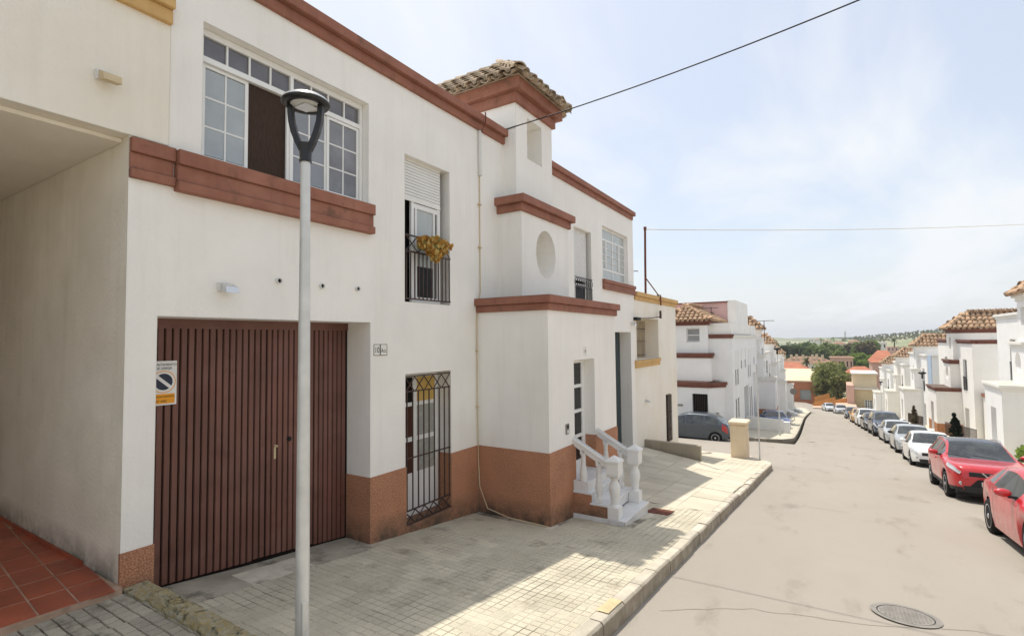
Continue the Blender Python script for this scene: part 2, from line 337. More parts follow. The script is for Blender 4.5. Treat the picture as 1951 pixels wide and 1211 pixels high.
def oval_wall(mb, x, y0, y1, z0, z1, cy, cz, ry, rz, dp, mi=0, back=0, n=40):
    angs = sorted([2 * math.pi * k / n for k in range(n)] + [math.atan2(zz - cz, yy - cy) % (2 * math.pi) for yy in (y0, y1) for zz in (z0, z1)])
    inn, out = [], []
    for a in angs:
        ca, sa = math.cos(a), math.sin(a)
        inn.append((cy + ry * ca, cz + rz * sa))
        t = min(((y1 if ca > 0 else y0) - cy) / ca if abs(ca) > 1e-6 else 1e9, ((z1 if sa > 0 else z0) - cz) / sa if abs(sa) > 1e-6 else 1e9)
        out.append((cy + t * ca, cz + t * sa))
    m = len(angs)
    for i in range(m):
        j = (i + 1) % m
        mb.quad((x, *inn[i]), (x, *out[i]), (x, *out[j]), (x, *inn[j]), mi)
        mb.add([(x, *inn[j]), (x - dp, *inn[j]), (x - dp, *inn[i]), (x, *inn[i])], [(3, 2, 1, 0)], mi, True)
    mb.add([(x - dp, *p) for p in inn], [tuple(range(m))], back)
def shell(mb, x0, x1, y0, y1, z0, z1, mi=0, skip=''):
    """box faces; skip any of  x(front +x) X(back) l(-y) r(+y) b t"""
    v = [(x0, y0, z0), (x1, y0, z0), (x1, y1, z0), (x0, y1, z0), (x0, y0, z1), (x1, y0, z1), (x1, y1, z1), (x0, y1, z1)]
    F = dict(b=(0, 3, 2, 1), t=(4, 5, 6, 7), l=(0, 1, 5, 4), x=(1, 2, 6, 5), r=(2, 3, 7, 6), X=(3, 0, 4, 7))
    mb.add(v, [f for k, f in F.items() if k not in skip], mi)
def cornice(parent, mat, x0, x1, y0, y1, z0, z1, o1, o2, split=.45, sides='xlr', name='cornice', bevel=.012):
    mb = MB(); zm = z0 + (z1 - z0) * split
    for (a, b, o) in ((z0, zm, o1), (zm, z1, o2)):
        mb.box(x0 - (o if 'X' in sides else 0), x1 + (o if 'x' in sides else 0), y0 - (o if 'l' in sides else 0), y1 + (o if 'r' in sides else 0), a, b)
    return mb.build(name, mat, parent, bevel=bevel)
def window(parent, x, y0, y1, z0, z1, cols, rows, glass, fw=.05, bw=.022, dp=.05, frame='window_frame', name='window', gname='pane', back=True, axis='x', sgn=1):
    """frame mesh with its panes as children. cols/rows: relative sizes."""
    def B(mb, xa, xb, a, b, c, d, mi=0):
        if axis == 'x': mb.box(xa, xb, a, b, c, d, mi)
        else: mb.box(a, b, xa, xb, c, d, mi)
    mb = MB(); xb = x - dp * sgn
    B(mb, xb, x, y0, y0 + fw, z0, z1); B(mb, xb, x, y1 - fw, y1, z0, z1)
    B(mb, xb, x - .001 * sgn, y0 + fw, y1 - fw, z1 - fw, z1); B(mb, xb, x - .001 * sgn, y0 + fw, y1 - fw, z0, z0 + fw)
    ys = [y0 + fw]; W_ = y1 - y0 - 2 * fw
    for c in cols: ys.append(ys[-1] + W_ * c / sum(cols))
    zs = [z0 + fw]; H_ = z1 - z0 - 2 * fw
    for r in rows: zs.append(zs[-1] + H_ * r / sum(rows))
    for v in ys[1:-1]: B(mb, x - dp * .8 * sgn, x - .006 * sgn, v - bw / 2, v + bw / 2, z0 + fw, z1 - fw)
    for v in zs[1:-1]: B(mb, x - dp * .8 * sgn, x - .008 * sgn, y0 + fw, y1 - fw, v - bw / 2, v + bw / 2)
    o = mb.build(name, M[frame], parent)
    for a, b in zip(ys, ys[1:]):
        for c, d in zip(zs, zs[1:]):
            g = MB(); B(g, x - dp * .62 * sgn, x - dp * .45 * sgn, a + .004, b - .004, c + .004, d - .004)
            g.build(gname, M[glass] if isinstance(glass, str) else glass((a + b) / 2, (c + d) / 2), o)
    return o
def barrel_mesh(name, r0, r1, ln, th, n, mat, up=True):
    """half-round clay tile, axis along +y (uphill), convex side up (or down)."""
    mb = MB(); vs = []
    for (y, r, lift) in ((0, r0, .018), (ln, r1, 0)):
        for rr in (r, r - th):
            for k in range(n + 1):
                a = math.pi * k / n; s = 1 if up else -1
                vs.append((rr * math.cos(a), y, s * rr * math.sin(a) * .85 + lift + (0 if up else r0 * .85)))
    q = n + 1; fs = []
    for k in range(n):
        fs += [(k, k + 1, 2 * q + k + 1, 2 * q + k), (q + k + 1, q + k, 3 * q + k, 3 * q + k + 1), (k + 1, k, q + k, q + k + 1), (2 * q + k, 2 * q + k + 1, 3 * q + k + 1, 3 * q + k)]
    mb.add(vs, fs, 0, True)
    me = bpy.data.meshes.new(name); me.from_pydata(mb.v, [], mb.f); me.materials.append(mat)
    me.polygons.foreach_set('use_smooth', [True] * len(me.polygons)); me.update()
    return me
def slope_tiles(O, e, up, n, length, clip, sp, ex, seg):
    """yield (matrix, is_cover) for a slope: O eave start, e along eave, up uphill, clip(u) -> (v0, v1)"""
    k = int(length / sp); off = (length - k * sp) / 2
    for i in range(k + 1):
        for cover in (True, False):
            u = off + i * sp + (0 if cover else sp / 2)
            if u > length - .04: continue
            v1 = clip(u); v = -.06 if cover else -.10; j = 0
            while v < v1 - .06:
                jit = rnd.uniform(-.012, .012)
                p = O + e * (u + jit) + up * (v + rnd.uniform(-.01, .01)) + n * ((.055 if cover else .005) + j * .001)
                m = Matrix((e, up, n)).transposed().to_4x4(); m.translation = p
                m = m @ Matrix.Rotation(rnd.uniform(-.03, .03), 4, 'Z') @ Matrix.Rotation(-.02, 4, 'X')
                yield m, cover
                v += ex; j += 1
def hip_roof(parent, xf, xb, y0, y1, ze, rise, mat, single=(), sp=.21, ex=.33, seg=6, name='tower_roof', over=.06, tmat=None):
    """front-hipped roof, ridge runs back along -x. 'single' slopes ('l','f','r') get one object per tile."""
    hw = (y1 - y0) / 2; yc = (y0 + y1) / 2; zr_ = ze + rise; xr = xf - hw
    mb = MB()
    mb.add([(xf, y0, ze), (xf, y1, ze), (xb, y0, ze), (xb, y1, ze), (xr, yc, zr_), (xb, yc, zr_)],
           [(0, 1, 4), (2, 0, 4, 5), (1, 3, 5, 4), (3, 2, 5), (0, 2, 3, 1)])
    base = mb.build(name, mat, parent)
    org = ORG[base.name]
    sl = math.hypot(hw, rise); c, s = hw / sl, rise / sl
    slopes = dict(
        l=(Vector((xb, y0, ze)), Vector((1, 0, 0)), Vector((0, c, s)), Vector((0, -s, c)), xf - xb, lambda u: sl * min(1, (xf - xb - u) / hw)),
        r=(Vector((xf, y1, ze)), Vector((-1, 0, 0)), Vector((0, -c, s)), Vector((0, s, c)), xf - xb, lambda u: sl * min(1, u / hw)),
        f=(Vector((xf, y0, ze)), Vector((0, 1, 0)), Vector((-c, 0, s)), Vector((s, 0, c)), 2 * hw, lambda u: sl * (1 - abs(u - hw) / hw)))
    tmat = tmat or mat
    r = sp * .40
    cov = barrel_mesh('roof_tile', r * 1.12, r * .92, ex * 1.22, .016, seg, tmat); chn = barrel_mesh('roof_tile', r * .95, r * 1.1, ex * 1.22, .016, seg, tmat, False)
    J = MB()
    def put(m, me, one):
        if one:
            o = bpy.data.objects.new('roof_tile', me); COL.objects.link(o); o.parent = base
            m2 = m.copy(); m2.translation = m.translation - org; o.matrix_local = m2; ORG[o.name] = org
        else: J.add([m @ v.co for v in me.vertices], [tuple(p.vertices) for p in me.polygons], 0, True)
    for k, (O, e, up, n, ln, clip) in slopes.items():
        for m, cover in slope_tiles(O - up * over, e, up, n, ln, clip, sp, ex, seg): put(m, cov if cover else chn, k in single)
    cap = barrel_mesh('ridge_tile', r * 1.35, r * 1.15, ex * 1.15, .02, seg, tmat)
    def run(p, q):
        d = (q - p); L_ = d.length; d.normalize(); side = d.cross(Vector((0, 0, 1))).normalized(); n = side.cross(d)
        v = 0
        while v < L_ - ex * .7:
            m = Matrix((side, d, n)).transposed().to_4x4(); m.translation = p + d * v + n * .05
            put(m, cap, bool(single)); v += ex * .95
    top = Vector((xr, yc, zr_))
    run(Vector((xf + .05, y0 - .05, ze - .02)), top); run(Vector((xf + .05, y1 + .05, ze - .02)), top); run(Vector((xb, yc, zr_)), top + Vector((.12, 0, 0)))
    if J.v: tag(J.build('roof_tiles', tmat, base), kind='stuff')
    return base
def rails(parent, name, mat, boxes):
    m = MB(); m.box(*boxes[0]); o = m.build(name, mat, parent)
    for b in boxes[1:]: m = MB(); m.box(*b); m.build('rail', mat, o)
    return o
def rail_bars(parent, name, mat, x, ys, z0, z1, r=.007, sq=True):
    me = MB().box(-r, r, -r, r, 0, z1 - z0)
    m = bpy.data.meshes.new('bar'); m.from_pydata(me.v, [], me.f); m.materials.append(mat)
    org = ORG[parent.name]
    for y in ys: inst(m, name, parent, (x - org.x, y - org.y, z0 - org.z))

def proj(p):
    d = Vector(p) - Vector((0, 0, 2.4)); zc = d.dot(CF)
    if zc < .1: return None
    return (512 + 512 * d.dot(CR) / zc, 317.5 - 512 * d.dot(CU) / zc, zc)
def in_view(p, mg=25):
    q = proj(p); return q is not None and -mg < q[0] < 1024 + mg and -mg < q[1] < 635 + mg

# ------------------------------------------------------------------ ground, road, pavements
def strip(name, mat, xs, y0, y1, step, zf, kind='structure', parent=None, shift=True):
    mb = MB(); n = max(1, int((y1 - y0) / step)); vs = []
    for i in range(n + 1):
        y = y0 + (y1 - y0) * i / n
        for x in xs: vs.append((x + ((sh(y) if x > -1.5 else shh(y)) if shift else 0), y, zf(x, y)))
    k = len(xs); fs = [(i * k + j, i * k + j + 1, (i + 1) * k + j + 1, (i + 1) * k + j) for i in range(n) for j in range(k - 1)]
    mb.add(vs, fs, 0, True); return mb.build(name, mat, parent, kind=kind)
strip('road', M['road'], [-2.06, -1, 0, 1.2, 2.5, 4.56], -40, 135, 1.5, lambda x, y: zr(y) - .012 * abs(x - 1.2))
strip('road', M['road'], [-60, -30, -15, -8, -5, -3.5, -2.055], 19.6, 33.4, 1.2, lambda x, y: zr(y) - .045 - .004 * min(12, max(0, -x - 2)), shift=False)
def ground_z(x, y):
    d = math.hypot(x, y - 20)
    base = zr(min(y, 130)) - .9 if y < 130 else -12.6 - (y - 130) * .012
    return max(base, -15)
def build_ground():
    ys = [-60, -30, 0, 20, 40, 60, 80, 100, 130, 180, 260, 400, 600, 900, 1400, 2200, 4000]
    xs = [-2600, -1200, -600, -300, -150, -70, -30, 0, 30, 70, 150, 300, 600, 1200, 2600]
    mb = MB(); vs = [(x, y, ground_z(x, y)) for y in ys for x in xs]; k = len(xs)
    mb.add(vs, [(i * k + j, i * k + j + 1, (i + 1) * k + j + 1, (i + 1) * k + j) for i in range(len(ys) - 1) for j in range(k - 1)], 0, True)
    mb.build('ground', M['ground_dry'], kind='structure')
build_ground()
TH = -math.atan(.11)
def tile_mesh(name, sx, sy, h, pads, gap, mat, ch=.006):
    mb = MB(); px, py = sx / pads, sy / pads
    for i in range(pads):
        for j in range(pads):
            x0, x1 = -sx / 2 + i * px + gap / 2, -sx / 2 + (i + 1) * px - gap / 2; y0, y1 = -sy / 2 + j * py + gap / 2, -sy / 2 + (j + 1) * py - gap / 2
            v = [(x0, y0, -h), (x1, y0, -h), (x1, y1, -h), (x0, y1, -h), (x0 + ch, y0 + ch, 0), (x1 - ch, y0 + ch, 0), (x1 - ch, y1 - ch, 0), (x0 + ch, y1 - ch, 0)]
            mb.add(v, [(4, 5, 6, 7), (0, 1, 5, 4), (1, 2, 6, 5), (2, 3, 7, 6), (3, 0, 4, 7)])
    me = bpy.data.meshes.new(name); me.from_pydata(mb.v, [], mb.f); me.materials.append(mat); me.update(); return me
def zramp(x, y):
    """left pavement height: follows the street, but by the second garage the inner edge stays level (a ramp)"""
    z = zg(y)
    if y > 10.8:
        zi = -1.03 - .03 * (y - 10.8) if y < 17.1 else zg(y)
        t = max(0, min(1, (-2.15 - x) / 3.35)); z = z * (1 - t) + max(z, zi) * t
    return z
def build_left_pavement():
    # base sheet (the joints), tiles laid on it one by one
    mb = MB()
    def sheet(x0, x1, y0, y1, f, d=-.006, nx=4, ny=12):
        vs = [(x0 + (x1 - x0) * i / nx, y0 + (y1 - y0) * j / ny, 0) for j in range(ny + 1) for i in range(nx + 1)]
        vs = [(a, b, f(a, b) + d) for a, b, _ in vs]; k = nx + 1
        mb.add(vs, [(j * k + i, j * k + i + 1, (j + 1) * k + i + 1, (j + 1) * k + i) for j in range(ny) for i in range(nx)])
    sheet(-5.8, -2.14, 2.36, 17.1, zramp); sheet(-7, -2.14, 17.1, 21.2, lambda x, y: zg(y)); sheet(-5.6, -2.14, -25, 2.36, lambda x, y: max(zg(y), .185 - .11 * min(0, y)) if y < 2.3 else zg(y))
    sheet(-30, -2.9, 21.2, 22.5, lambda x, y: zg(y))
    sw = mb.build('sidewalk', M['joint'], kind='structure'); org = ORG[sw.name]
    tile = tile_mesh('paving_tile', .2, .2, .008, 2, .006, M['paving_tile'], .003)
    cand = []
    for j in range(int((10.75 - 2.62) / .2)):
        y = 2.62 + .1 + j * .2
        for i in range(17):
            x = -2.25 - .2 * i
            if x < -5.36 and (y < 5.1 or y > 7.45): continue
            if x < -3.95 and y > 7.46: continue
            if x < -3.0 and 8.38 < y < 9.75: continue
            if not in_view((x, y, zg(y)), 10): continue
            q = proj((x, y, zg(y))); cand.append((1 / q[2] ** 3, x, y))
    cand.sort(reverse=True)
    st = MB()
    for n, (_, x, y) in enumerate(cand):
        loc = Vector((x + rnd.uniform(-.002, .002), y + rnd.uniform(-.002, .002), zg(y) + rnd.uniform(-.004, .002)))
        rot = (TH + rnd.uniform(-.012, .012), rnd.uniform(-.012, .012), rnd.uniform(-.008, .008))
        if n < 290: inst(tile, 'paving_tile', sw, loc - org, rot)
        else:
            m = Matrix.Translation(loc) @ Matrix.Rotation(rot[0], 4, 'X') @ Matrix.Rotation(rot[1], 4, 'Y')
            st.add([m @ v.co for v in tile.vertices], [tuple(p.vertices) for p in tile.polygons])
    tag(st.build('paving_tiles', M['paving_tile'], sw), kind='stuff')
    # big slabs of the ramp before the second garage
    nx, ny = 5, 10; x0, x1, y0, y1 = -5.48, -2.16, 10.76, 17.0
    for i in range(nx):
        for j in range(ny):
            xa, xb = x0 + (x1 - x0) * i / nx + .004, x0 + (x1 - x0) * (i + 1) / nx - .004
            ya, yb = y0 + (y1 - y0) * j / ny + .004, y0 + (y1 - y0) * (j + 1) / ny - .004
            dz = rnd.uniform(-.004, .004); s = MB()
            bot = [(a, b, zramp(a, b) - .02) for a, b in ((xa, ya), (xb, ya), (xb, yb), (xa, yb))]
            s.hexa(bot, [(a, b, c + .02 + dz) for a, b, c in bot]); s.build('slab', M['slab'], sw)
    # pavement beyond the low wall, up to the corner
    s2 = tile_mesh('paving_slab', .4, .4, .008, 2, .006, M['slab'], .004)
    for j in range(10):
        for i in range(8):
            x, y = -2.36 - .4 * i, 17.35 + .4 * j
            if x < -5.4 or y > 21.1: continue
            inst(s2, 'paving_slab', sw, Vector((x, y, zg(y) + rnd.uniform(-.003, .003))) - org, (TH, 0, 0))
    # raised pavement before the arcade, to the left of the kerb stub
    t3 = tile_mesh('old_paving_tile', .2, .2, .011, 2, .007, M['paving_old'], .004)
    for i in range(12):
        for j in range(8):
            x, y = -5.33 + .2 * i, 2.19 - .2 * j
            if in_view((x, y, .19), 60): inst(t3, 'paving_tile', sw, Vector((x, y, .197 + rnd.uniform(-.008, .004))) - org, (rnd.uniform(-.03, .03), rnd.uniform(-.03, .03), rnd.uniform(-.02, .02)))
    return sw
SIDEWALK = build_left_pavement()
def build_apron():
    mb = MB(); vs = []; nx, ny = 6, 16
    for j in range(ny + 1):
        for i in range(nx + 1):
            x, y = -6.02 + .68 * i / nx, 2.3 + 2.85 * j / ny; vs.append((x + (rnd.uniform(-.02, .03) if i == nx else 0), y, zg(y) - .003 + .008 * math.sin(3 * y)))
    k = nx + 1; mb.add(vs, [(j * k + i, j * k + i + 1, (j + 1) * k + i + 1, (j + 1) * k + i) for j in range(ny) for i in range(nx)], 0, True)
    mb.build('driveway_apron', M['concrete_apron'], kind='structure')
build_apron()
def kerb_stone(mb, ya, yb, x0=-2.15, x1=-2.0, dz=0, dx=0):
    def ztop(y): return zg(y) + .006 + dz
    pr = [(x0, -.25), (x1 + .012, -.25), (x1 + .005, -.03), (x1 - .025, 0), (x0, 0)]
    vs = []
    for y in (ya, yb):
        for (x, z) in pr: vs.append((x + dx, y, ztop(y) + z))
    n = len(pr); fs = [(i, (i + 1) % n, n + (i + 1) % n, n + i) for i in range(n)]
    fs = [tuple(reversed(f)) for f in fs] + [tuple(range(n)), tuple(reversed(range(n, 2 * n)))]
    mb.add(vs, fs)
def build_kerbs():
    kb = MB(); kb.box(-2.13, -2.06, -12, .0, -.3, zg(0) - .002); k = kb.build('kerb', M['kerb_stone'], kind='structure')
    y = 0.0
    while y < 20.2:
        s = MB(); kerb_stone(s, y + .005, y + .595, dz=rnd.uniform(-.008, .008) - (.02 if 12.8 < y < 14.5 else 0), dx=rnd.uniform(-.008, .008))
        o = s.build('kerb_stone', M['kerb_stone'], k, bevel=.008)
        if 4.7 < y < 5.2:
            pm = MB().add([(-2.152, y + .2, zg(y + .2) + .011), (-2.02, y + .2, zg(y + .2) + .012), (-2.02, y + .6, zg(y + .6) + .012), (-2.152, y + .6, zg(y + .6) + .011)], [(0, 1, 2, 3)])
            pm.build('paint_patch', M['yellow_mark'], o)
        y += .6
    # rounded corner into the side street
    pts = []
    for t in range(9):
        a = math.pi / 2 * t / 8; pts.append((-4.33 + 2.33 * math.cos(a), 20.25 + 2.33 * math.sin(a)))
    pts += [(-x, 22.58) for x in (6, 9, 14, 20, 30)]
    mb = MB()
    for (a, b) in zip(pts, pts[1:]):
        d = Vector((b[0] - a[0], b[1] - a[1], 0)).normalized(); n = Vector((-d.y, d.x, 0)) * .15
        za, zb = zg(a[1]) + .006, zg(b[1]) + .006
        bot = [(a[0], a[1], za - .3), (a[0] + n.x, a[1] + n.y, za - .3), (b[0] + n.x, b[1] + n.y, zb - .3), (b[0], b[1], zb - .3)]
        mb.hexa(bot, [(p[0], p[1], p[2] + .3) for p in bot])
    mb.add([(-4.4, 20.25, zg(20.25) - .005)] + [(p[0], p[1], zg(p[1]) - .005) for p in pts[:9]], [(0, i + 1, i) [::-1] for i in range(1, 9)])
    mb.build('kerb', M['kerb_stone'], kind='structure', bevel=.01)
build_kerbs()
def far_walk(name, edge, wid, mat, side):
    """raised pavement following a kerb polyline: edge pts (x,y); wid to the side"""
    mb = MB()
    for (a, b) in zip(edge, edge[1:]):
        d = Vector((b[0] - a[0], b[1] - a[1], 0)).normalized(); n = Vector((-d.y, d.x, 0)) * wid * side
        A, B_ = (a[0], a[1], zr(a[1]) + .11), (b[0], b[1], zr(b[1]) + .11)
        bot = [(*A[:2], A[2] - .4), (A[0] + n.x, A[1] + n.y, A[2] - .4), (B_[0] + n.x, B_[1] + n.y, B_[2] - .4), (*B_[:2], B_[2] - .4)]
        if side < 0: bot = [bot[0], bot[3], bot[2], bot[1]]
        mb.hexa(bot, [(p[0], p[1], p[2] + .4) for p in bot])
    return mb.build(name, mat, kind='structure')
edge = [(-60, 33.3), (-30, 33.3), (-12, 33.3), (-5.0, 33.3), (-3.6, 33.55), (-2.75, 34.2), (-2.4, 35.2)]
L2 = [(-2.25 + shh(y), y) for y in range(36, 112, 4)]
def left_far_pavement():
    mb = MB(); pts = edge + L2
    inner = [(-60, 36.6), (-30, 36.6), (-12, 36.6), (-7.0, 36.6), (-6.6, 36.6), (-6.4, 36.6), (-6.2, 36.6)] + [(-6.3 + shh(y), y + 1.2) for y in range(36, 112, 4)]
    vs = []
    for a, b in zip(pts, inner): vs += [(a[0], a[1], zr(a[1]) - .3), (a[0], a[1], zr(a[1]) + .11), (b[0], b[1], zr(b[1]) + .13)]
    mb.add(vs, [f for i in range(len(pts) - 1) for f in ((3 * i, 3 * i + 3, 3 * i + 4, 3 * i + 1), (3 * i + 1, 3 * i + 4, 3 * i + 5, 3 * i + 2))])
    o = mb.build('sidewalk', M['slab'], kind='structure')
    kb = MB()
    for (a, b) in zip(pts, pts[1:]):
        d = Vector((b[0] - a[0], b[1] - a[1], 0)).normalized(); n = Vector((-d.y, d.x, 0)) * .14
        za, zb = zr(a[1]) + .125, zr(b[1]) + .125; e_ = d * .0
        bot = [(a[0] - n.x * .1, a[1] - n.y * .1, za - .3), (b[0] - n.x * .1, b[1] - n.y * .1, zb - .3), (b[0] + n.x, b[1] + n.y, zb - .3), (a[0] + n.x, a[1] + n.y, za - .3)]
        kb.hexa(bot, [(p[0], p[1], p[2] + .3) for p in bot])
    kb.build('kerb', M['kerb_stone'], kind='structure')
left_far_pavement()
def right_pavement():
    ys = [-40 + 4 * i for i in range(40)]; mb = MB(); kb = MB()
    vs = []
    for y in ys: vs += [(4.5 + sh(y), y, zr(y) - .3), (4.5 + sh(y), y, zr(y) + .1), (9.5 + shh(y), y, zr(y) + .16)]
    mb.add(vs, [f[::-1] for i in range(len(ys) - 1) for f in ((3 * i, 3 * i + 3, 3 * i + 4, 3 * i + 1), (3 * i + 1, 3 * i + 4, 3 * i + 5, 3 * i + 2))])
    mb.build('sidewalk', M['slab'], kind='structure')
right_pavement()
# ------------------------------------------------------------------ the white house with the garage, porch and tile-roofed tower
X0 = -5.5
HOUSE = thing('white_house', 'long white two storey house with brown cornices, garage, projecting porch and small tiled tower', 'house', (X0, 9.2, -.8))
def main_house():
    H = HOUSE
    ops = [(2.735, 4.985, 4.32, 5.775, .30), (5.71, 6.79, 3.0, 5.28, .30), (2.354, 5.025, -1.2, 2.665, .5), (5.72, 6.80, -.385, 1.90, .30),
           (11.757, 12.84, 2.99, 5.28, .3), (13.65, 15.77, 4.12, 5.65, .3), (13.2, 15.91, -1.4, 2.61, .40)]
    mb = MB(); wall(mb, X0, 2.09, 16.30, -1.9, 6.31, ops, 0, 1)
    shell(mb, -14, X0, 2.09, 16.30, -1.9, 6.31, 0, 'xlb')
    wall(mb, 16.30, -14, X0, -1.9, 6.31, (), 0, None, 'y', 1)
    # the lintel over the left end of the garage is a little higher
    mb.build('wall', [M['stucco'], M['room_dark']], H)
    s = MB(); wall(s, 2.09, -14, X0 - .004, -.6, 6.31, (), 0, None, 'y', -1); s.build('side_wall', M['stucco_dirty'], H, label='stained side wall of the house lining the arcade')
    # granulate plinth, a skin 15 mm proud of the plaster
    mb = MB()
    pops = [(2.36, 5.015, -3, 1, .505), (5.73, 6.79, -.375, 1, .30), (13.2, 15.9, -3, 1, .5)]
    for (a, b, o_) in ((2.085, 2.36, ()), (5.015, 7.54, pops[1:2]), (10.69, 13.2, ())):
        mb = MB(); wall(mb, X0 + .015, a, b, -1.9, .515, o_, 0)
        for c, d in (((a, b),) if not o_ else ((5.015, 5.73), (6.79, 7.54))): mb.quad((X0 - .01, c, .515), (X0 + .015, c, .515), (X0 + .015, d, .515), (X0 - .01, d, .515))
        if a < 3: mb.quad((X0 - .02, a, -1), (X0 + .015, a, -1), (X0 + .015, a, .515), (X0 - .02, a, .515))
        if a == 5.015: mb.quad((X0 - .505, a, -1.9), (X0 + .015, a, -1.9), (X0 + .015, a, .515), (X0 - .505, a, .515)); mb.quad((X0 - .505, a, .515), (X0 + .015, a, .515), (X0 + .015, a + .02, .515), (X0 - .505, a + .02, .515))
        mb.build('plinth', M['plinth_granulate'], H)
    t = MB(); t.box(X0 - .25, X0 + .03, 5.70, 6.82, -.415, -.372); t.build('window_sill', M['plinth_granulate'], H, bevel=.004)
    # cornices
    cornice(H, M['brown_trim'], X0 - .15, X0, 2.45, 8.46, 6.31, 6.585, .05, .13, .5, 'xr')
    cornice(H, M['brown_trim'], X0 - .15, X0, 10.25, 16.18, 6.28, 6.54, .05, .12, .5, 'xr')
    mb = MB(); mb.box(-14, X0 - .152, 2.2, 16.2, 6.25, 6.40); mb.build('roof_deck', M['stucco'], H)
    # moulded bands under the upper windows
    for (a, b, z0, z1, o) in ((2.092, 2.475, 3.945, 4.325, .0), (2.476, 5.03, 3.905, 4.315, .05), (13.61, 16.31, 3.82, 4.11, .03)):
        h = z1 - z0; mb = MB()
        mb.box(X0 - .1, X0 + .055 + o, a, b, z1 - h * .36, z1); mb.box(X0 - .1, X0 + .025 + o, a, b - .012, z0 + h * .24, z1 - h * .361); mb.box(X0 - .1, X0 + .05 + o, a, b, z0, z0 + h * .239)
        mb.build('moulded_band', M['brown_trim'], H, bevel=.008)
    # ---- big upper window
    fx = X0 - .115
    mb = MB(); fb = fx - .07
    for (a, b, c, d) in ((2.74, 2.795, 4.322, 5.77), (4.925, 4.98, 4.322, 5.77), (2.795, 4.925, 5.70, 5.769), (2.795, 4.925, 4.322, 4.365), (2.795, 4.925, 5.415, 5.475), (3.83, 3.875, 4.365, 5.70)): mb.box(fb, fx, a, b, c, d)
    wn = mb.build('window', M['window_frame'], H)
    def pane(par, a, b, c, d, g, x): q = MB(); q.box(x - .012, x - .002, a, b, c, d); q.build('pane', M[g], par)
    for (p0, p1) in ((2.795, 3.83), (3.875, 4.925)):
        bw = MB()
        for i in range(4):
            a = p0 + (p1 - p0) * i / 4; b = p0 + (p1 - p0) * (i + 1) / 4
            pane(wn, a + .01, b - .01, 5.477, 5.698, 'glass_top', fx - .03)
            if i: bw = MB(); bw.box(fx - .03, fx - .008, a - .01, a + .01, 5.476, 5.699); bw.build('glazing_bar', M['window_frame'], wn)
    for (a, b, x, gm) in ((2.80, 3.315, fx - .035, 'glass_net'), (3.86, 4.40, fx - .035, 'glass'), (4.385, 4.92, fx - .012, 'glass_room')):
        sb = MB()
        for (c, d, e, f) in ((a, a + .035, 4.37, 5.41), (b - .04, b, 4.37, 5.41), (a + .035, b - .04, 5.372, 5.41), (a + .035, b - .04, 4.37, 4.41)): sb.box(x - .03, x, c, d, e, f)
        m_ = (a + b) / 2; sb.box(x - .018, x - .004, m_ - .009, m_ + .009, 4.41, 5.372)
        for k in (1, 2): zz = 4.41 + .962 * k / 3; sb.box(x - .018, x - .005, a + .035, b - .04, zz - .009, zz + .009)
        s_ = sb.build('window_sash', M['window_frame'], H)
        for (c, d) in ((a + .036, m_ - .01), (m_ + .01, b - .041)):
            for k in range(3):
                z0, z1 = 4.41 + .962 * k / 3 + .01, 4.41 + .962 * (k + 1) / 3 - .01; pane(s_, c, d, z0, z1, gm, x - .008)
    q = MB(); q.box(fx - .06, fx - .05, 3.315, 3.86, 4.37, 5.41); q.build('insect_screen', M['mesh_brown'], H)
    q = MB(); q.box(fx - .04, fx - .012, 3.79, 3.83, 4.37, 5.41); q.build('screen_frame', M['window_frame'], H)
    # ---- upper windows with rolled shutters
    def shutter(y0, y1, z0, z1, x, per=True):
        bx = MB(); bx.box(x - .05, x - .008, y0, y1, z0, z1); sh_ = bx.build('roller_shutter', M['garage_gap'], H)
        n = int((z1 - z0) / .048); sl = MB(); sl.hexa([(-.004, 0, 0), (.004, 0, 0), (.004, y1 - y0, 0), (-.004, y1 - y0, 0)], [(-.008, 0, .042), (-.001, 0, .042), (-.001, y1 - y0, .042), (-.008, y1 - y0, .042)])
        me = bpy.data.meshes.new('slat'); me.from_pydata(sl.v, [], sl.f); me.materials.append(M['shutter_white'])
        o_ = ORG[sh_.name]
        for i in range(n): inst(me, 'slat', sh_, Vector((x, y0, z0 + .03 + i * .048)) - o_)
        e = MB(); e.box(x - .012, x + .006, y0, y1, z0 - .02, z0 + .028); e.build('shutter_end_bar', M['shutter_white'], sh_)
        return sh_
    bx_ = X0 - .10
    shutter(5.712, 6.66, 4.63, 5.275, bx_)
    f = MB()
    for (a, b, c, d) in ((5.97, 6.03, 3.0, 4.63), (6.60, 6.67, 3.0, 4.63), (6.03, 6.60, 4.52, 4.60), (6.03, 6.60, 3.0, 3.10), (6.06, 6.10, 3.1, 4.52), (6.50, 6.54, 3.1, 4.52)): f.box(bx_ - .05, bx_ - .01, a, b, c, d)
    fr = f.build('balcony_door', M['window_frame'], H)
    pane(fr, 6.10, 6.50, 3.60, 4.52, 'glass_curtain', bx_ - .03); pane(fr, 6.10, 6.50, 3.10, 3.60, 'glass_dark', bx_ - .03)
